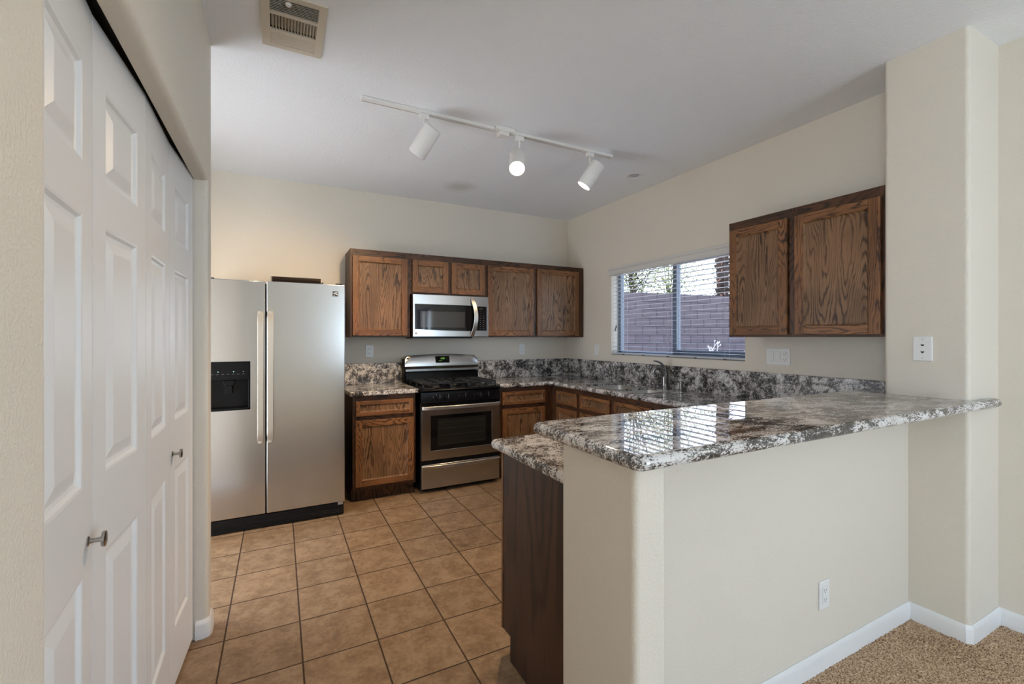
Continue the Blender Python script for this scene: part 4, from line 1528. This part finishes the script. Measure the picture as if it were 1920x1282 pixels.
def plate(name, tf, u, z, w_, h_, gangs, label, cat, group=None, wl_=(0, 0, 0), style='outlet'):
    """gangs: list of 'o' decora outlet, 's' rocker switch, 't' toggle, 'p' phone"""
    t = thing(name, label, cat, wl_, group)
    MB(tf).box((u - w_ / 2, 0, z - h_ / 2), (u + w_ / 2, 0.006, z + h_ / 2)).build('cover_plate', PLATE, t, bevel=0.003, seg=2)
    ng = len(gangs)
    for i, g in enumerate(gangs):
        uc = u + (i - (ng - 1) / 2) * 0.046
        if g in 'os':
            MB(tf).box((uc - 0.0175, 0.004, z - 0.0345), (uc + 0.0175, 0.0064, z + 0.0345)).build('insert_edge', RECESS, t)
            ins = MB(tf).box((uc - 0.0165, 0.004, z - 0.0335), (uc + 0.0165, 0.0078, z + 0.0335)).build('receptacle' if g == 'o' else 'rocker', PLATE, t, bevel=0.001, seg=1)
            if g == 'o':
                m2 = MB(tf)
                for s in (-1, 1):
                    zc = z + s * 0.019
                    m2.box((uc - 0.0078, 0.007, zc - 0.002), (uc - 0.0056, 0.0081, zc + 0.006))
                    m2.box((uc + 0.0056, 0.007, zc - 0.002), (uc + 0.0078, 0.0081, zc + 0.006))
                    m2.cyl((uc, 0.007, zc - 0.007), (uc, 0.0081, zc - 0.007), 0.0026, n=10)
                m2.build('socket_slots', m_slot, ins)
        if g == 'p':
            for s in (-1, 1):
                zc = z + s * 0.0165
                MB(tf).prism([(uc - 0.0075, zc + 0.004), (uc + 0.0075, zc + 0.004), (uc + 0.0035, zc - 0.004), (uc - 0.0035, zc - 0.004)], 0.005, 0.0066, 'y').build('phone_jack', m_slot, t)
            for s in (-1, 1):
                MB(tf).cyl((uc, 0.005, z + s * 0.045), (uc, 0.0068, z + s * 0.045), 0.003, n=10).build('screw', RECESS, t)
    return t


GP = 'white electrical outlets'
plate('wall_outlet', FY(YB), 0.766, 1.238, 0.072, 0.116, 'o', 'white outlet on the back wall beside the refrigerator', 'outlet', GP, (0.766, YB, 1.18))
plate('wall_outlet', FY(YB), 2.432, 1.236, 0.072, 0.116, 'o', 'white outlet on the back wall under the corner cabinet', 'outlet', GP, (2.432, YB, 1.18))
plate('wall_switch', FX(XR), 3.900, 1.236, 0.072, 0.116, 's', 'white switch on the right wall left of the window', 'switch', None, (XR, 3.9, 1.18))
# gangs run from far to near: two rockers then the outlet
plate('switch_plate', lambda u, d, z: (XR - d, -u, z), -1.906, 1.237, 0.168, 0.116, 'sso', 'wide white three gang plate under the right wall cabinet', 'switch', None, (XR, 1.906, 1.18))
plate('phone_plate', FX(2.73), 1.004, 1.316, 0.074, 0.116, 'p', 'white plate with two phone jacks on the column', 'phone jack', None, (2.73, 1.0, 1.26))
plate('wall_outlet', FY(1.06), 2.000, 0.307, 0.072, 0.118, 'o', 'white outlet low on the dining side of the half wall', 'outlet', GP, (2.0, 1.06, 0.25))

# ================================================================== CEILING FIXTURES
TY, TZ = 2.705, CE
tl = thing('track_light', 'white ceiling track light with three cylinder heads, middle one lit towards camera', 'track light', (1.34, TY, CE))
tk = MB()
tk.prism([(TY - 0.018, CE - 0.0005), (TY - 0.018, CE - 0.020), (TY + 0.006, CE - 0.020), (TY + 0.006, CE - 0.007), (TY + 0.013, CE - 0.007), (TY + 0.013, CE - 0.020), (TY + 0.018, CE - 0.020), (TY + 0.018, CE - 0.0005)], 0.428, 2.248, 'x')
tk.box((0.418, TY - 0.019, CE - 0.021), (0.428, TY + 0.019, CE - 0.0005)).box((2.248, TY - 0.019, CE - 0.021), (2.256, TY + 0.019, CE - 0.0005))
tk.build('track', LAMPW, tl)
MB().box((0.43, TY + 0.0062, CE - 0.014), (2.247, TY + 0.0128, CE - 0.0075)).build('track_slot', DARKHOLE, tl)
pf = MB().box((1.30, TY - 0.03, CE - 0.046), (1.365, TY + 0.03, CE - 0.021)).box((1.265, TY - 0.050, CE - 0.026), (1.395, TY - 0.0185, CE - 0.0006))
pf.build('power_feed', LAMPW, tl, bevel=0.002)


def head(x, axis, lit, pw, stem=0.085, L=0.190, R=0.054, sh=0.0):
    a = Vector(axis).normalized()
    piv = Vector((x, TY, CE - 0.022 - stem))
    st_ = MB().box((x - 0.028, TY - 0.016, CE - 0.050), (x + 0.028, TY + 0.016, CE - 0.021)).cyl((x, TY, CE - 0.05), tuple(piv), 0.006, n=12)
    so = None
    side = a.cross(Vector((0, 0, 1))).normalized()
    back = piv + Vector((0, 0, 0)) - a * (L * 0.30) + Vector((a.x, a.y, 0)).normalized() * 0.0 - Vector((0, 0, 0.045)) + Vector((0.8877, -0.4597, 0)) * sh
    # can: back cap, shell, open mouth with inner wall
    r = R
    prof_ = [(0.0, 0.0), (r * 0.96, 0.0), (r, 0.005), (r, L), (r - 0.004, L), (r - 0.005, L - 0.03), (0.0, L - 0.03)]
    can = MB().lathe(tuple(back), tuple(a), prof_, 36).build('lamp_head', LAMPW, tl, smooth=True)
    st_.tube([tuple(piv), tuple(back + a * 0.05 - Vector((0, 0, 0)))], 0.006, 8)
    so = st_.build('stem', LAMPW, can, bevel=0.001)
    MB().lathe(tuple(back + a * (L - 0.028)), tuple(a), [(r * 0.3, 0), (r - 0.007, 0.002), (r - 0.008, 0.014), (r * 0.6, 0.019), (0.001, 0.021)], 30).build('bulb', BULB if lit else BULBOFF, can, smooth=True)
    d = bpy.data.lights.new('spot', 'SPOT')
    d.energy = pw
    d.color = (1.0, 0.69, 0.38)
    d.spot_size = math.radians(105)
    d.spot_blend = 0.9
    d.shadow_soft_size = 0.04
    so_ = bpy.data.objects.new('lamp_light', d)
    C.objects.link(so_)
    so_.location = back + a * (L + 0.012)
    so_.rotation_euler = a.to_track_quat('-Z', 'Y').to_euler()
    return can


def camdir(r_, f_, u_):
    th = 0.4774799
    return (r_ * math.cos(th) + f_ * math.sin(th), -r_ * math.sin(th) + f_ * math.cos(th), u_)


head(0.790, camdir(-0.62, 0.34, -0.74), True, 75, R=0.056, sh=0.025)
head(1.457, camdir(-0.02, -0.66, -0.75), True, 60, stem=0.105, sh=-0.015)
head(2.052, camdir(-0.54, 0.08, -0.80), True, 60, sh=0.03)

# recessed eyeball downlight
cn = thing('recessed_light', 'round recessed ceiling light near the right wall, unlit', 'ceiling light', (2.715, 2.955, CE))
vs, fs = [], []
MB().lathe((2.715, 2.955, CE - 0.004), (0, 0, 1), [(0.064, 0.06), (0.064, 0.004), (0.088, 0.004), (0.092, 0.002), (0.090, 0.0), (0.066, -0.003), (0.062, 0.0), (0.060, 0.06)], 40).build('trim_ring', CANM, cn, smooth=True)
MB().lathe((2.715, 2.955, CE + 0.018), (-0.3, -0.2, -1), [(0.058, -0.02), (0.056, 0.006), (0.044, 0.014), (0.040, 0.002), (0.030, -0.004)], 32).build('eyeball', CANM, cn, smooth=True)
MB().lathe((2.711, 2.951, CE + 0.012), (-0.3, -0.2, -1), [(0.036, 0.0), (0.034, 0.008), (0.018, 0.013), (0.002, 0.014)], 28).build('bulb', BULBOFF, cn, smooth=True)

# air register
vt = thing('ceiling_vent', 'beige metal air register in the ceiling with curved blades', 'vent', (0.055, 2.22, CE))
vx0, vx1, vy0, vy1 = -0.072, 0.182, 2.034, 2.420
ix0, ix1 = -0.037, 0.150
z0, z1 = CE - 0.010, CE - 0.0005
mb = MB()


def fbox(a0, a1, c0, c1):
    mb.box((a0, c0, z0), (a1, c1, z1))


fbox(vx0, ix0, vy0, vy1)
fbox(ix1, vx1, vy0, vy1)
fbox(ix0, ix1, vy0, 2.062)
fbox(ix0, ix1, 2.156, 2.175)
fbox(ix0, ix1, 2.281, 2.300)
fbox(ix0, ix1, 2.388, vy1)
mb.build('frame', VENTM, vt)
for i in range(9):
    y = 2.066 + i * 0.0102
    MB().add([(ix0, y, CE - 0.009), (ix1, y, CE - 0.009), (ix1, y + 0.004, CE - 0.004), (ix0, y + 0.004, CE - 0.004), (ix0, y + 0.001, CE - 0.0098), (ix1, y + 0.001, CE - 0.0098), (ix1, y + 0.005, CE - 0.0048), (ix0, y + 0.005, CE - 0.0048)],
             [(0, 1, 2, 3), (4, 5, 6, 7), (0, 1, 5, 4), (3, 2, 6, 7)]).build('louver', VENTM, vt)
for i in range(15):
    x = ix0 + 0.008 + i * (ix1 - ix0 - 0.012) / 14
    vs, fs = [], []
    for yy in (2.176, 2.280):
        for k in range(6):
            t = k / 5
            vs.append((x - 0.009 * t * t + 0.004, yy, CE - 0.008 + 0.015 * t))
        for k in range(5, -1, -1):
            t = k / 5
            vs.append((x - 0.009 * t * t + 0.0055, yy, CE - 0.008 + 0.015 * t))
    q = 12
    fs = [(j, (j + 1) % q, q + (j + 1) % q, q + j) for j in range(q)] + [tuple(range(q - 1, -1, -1)), tuple(range(q, 2 * q))]
    MB().add(vs, fs).build('blade', VENTM, vt)
for i in range(9):
    y = 2.3012 + i * 0.0096
    MB().box((ix0, y, CE - 0.0085), (ix1, y + 0.0078, CE - 0.006)).build('louver', VENTM, vt)
MB().box((ix0 - 0.004, 2.06, CE + 0.045), (ix1 + 0.003, 2.39, CE + 0.055)).build('duct', DARKHOLE, vt)
MB().lathe((0.033, 2.085, CE - 0.007), (0, 0, -1), [(0.012, 0), (0.012, 0.006), (0.009, 0.009)], 20).build('damper_knob', LAMPW, vt)
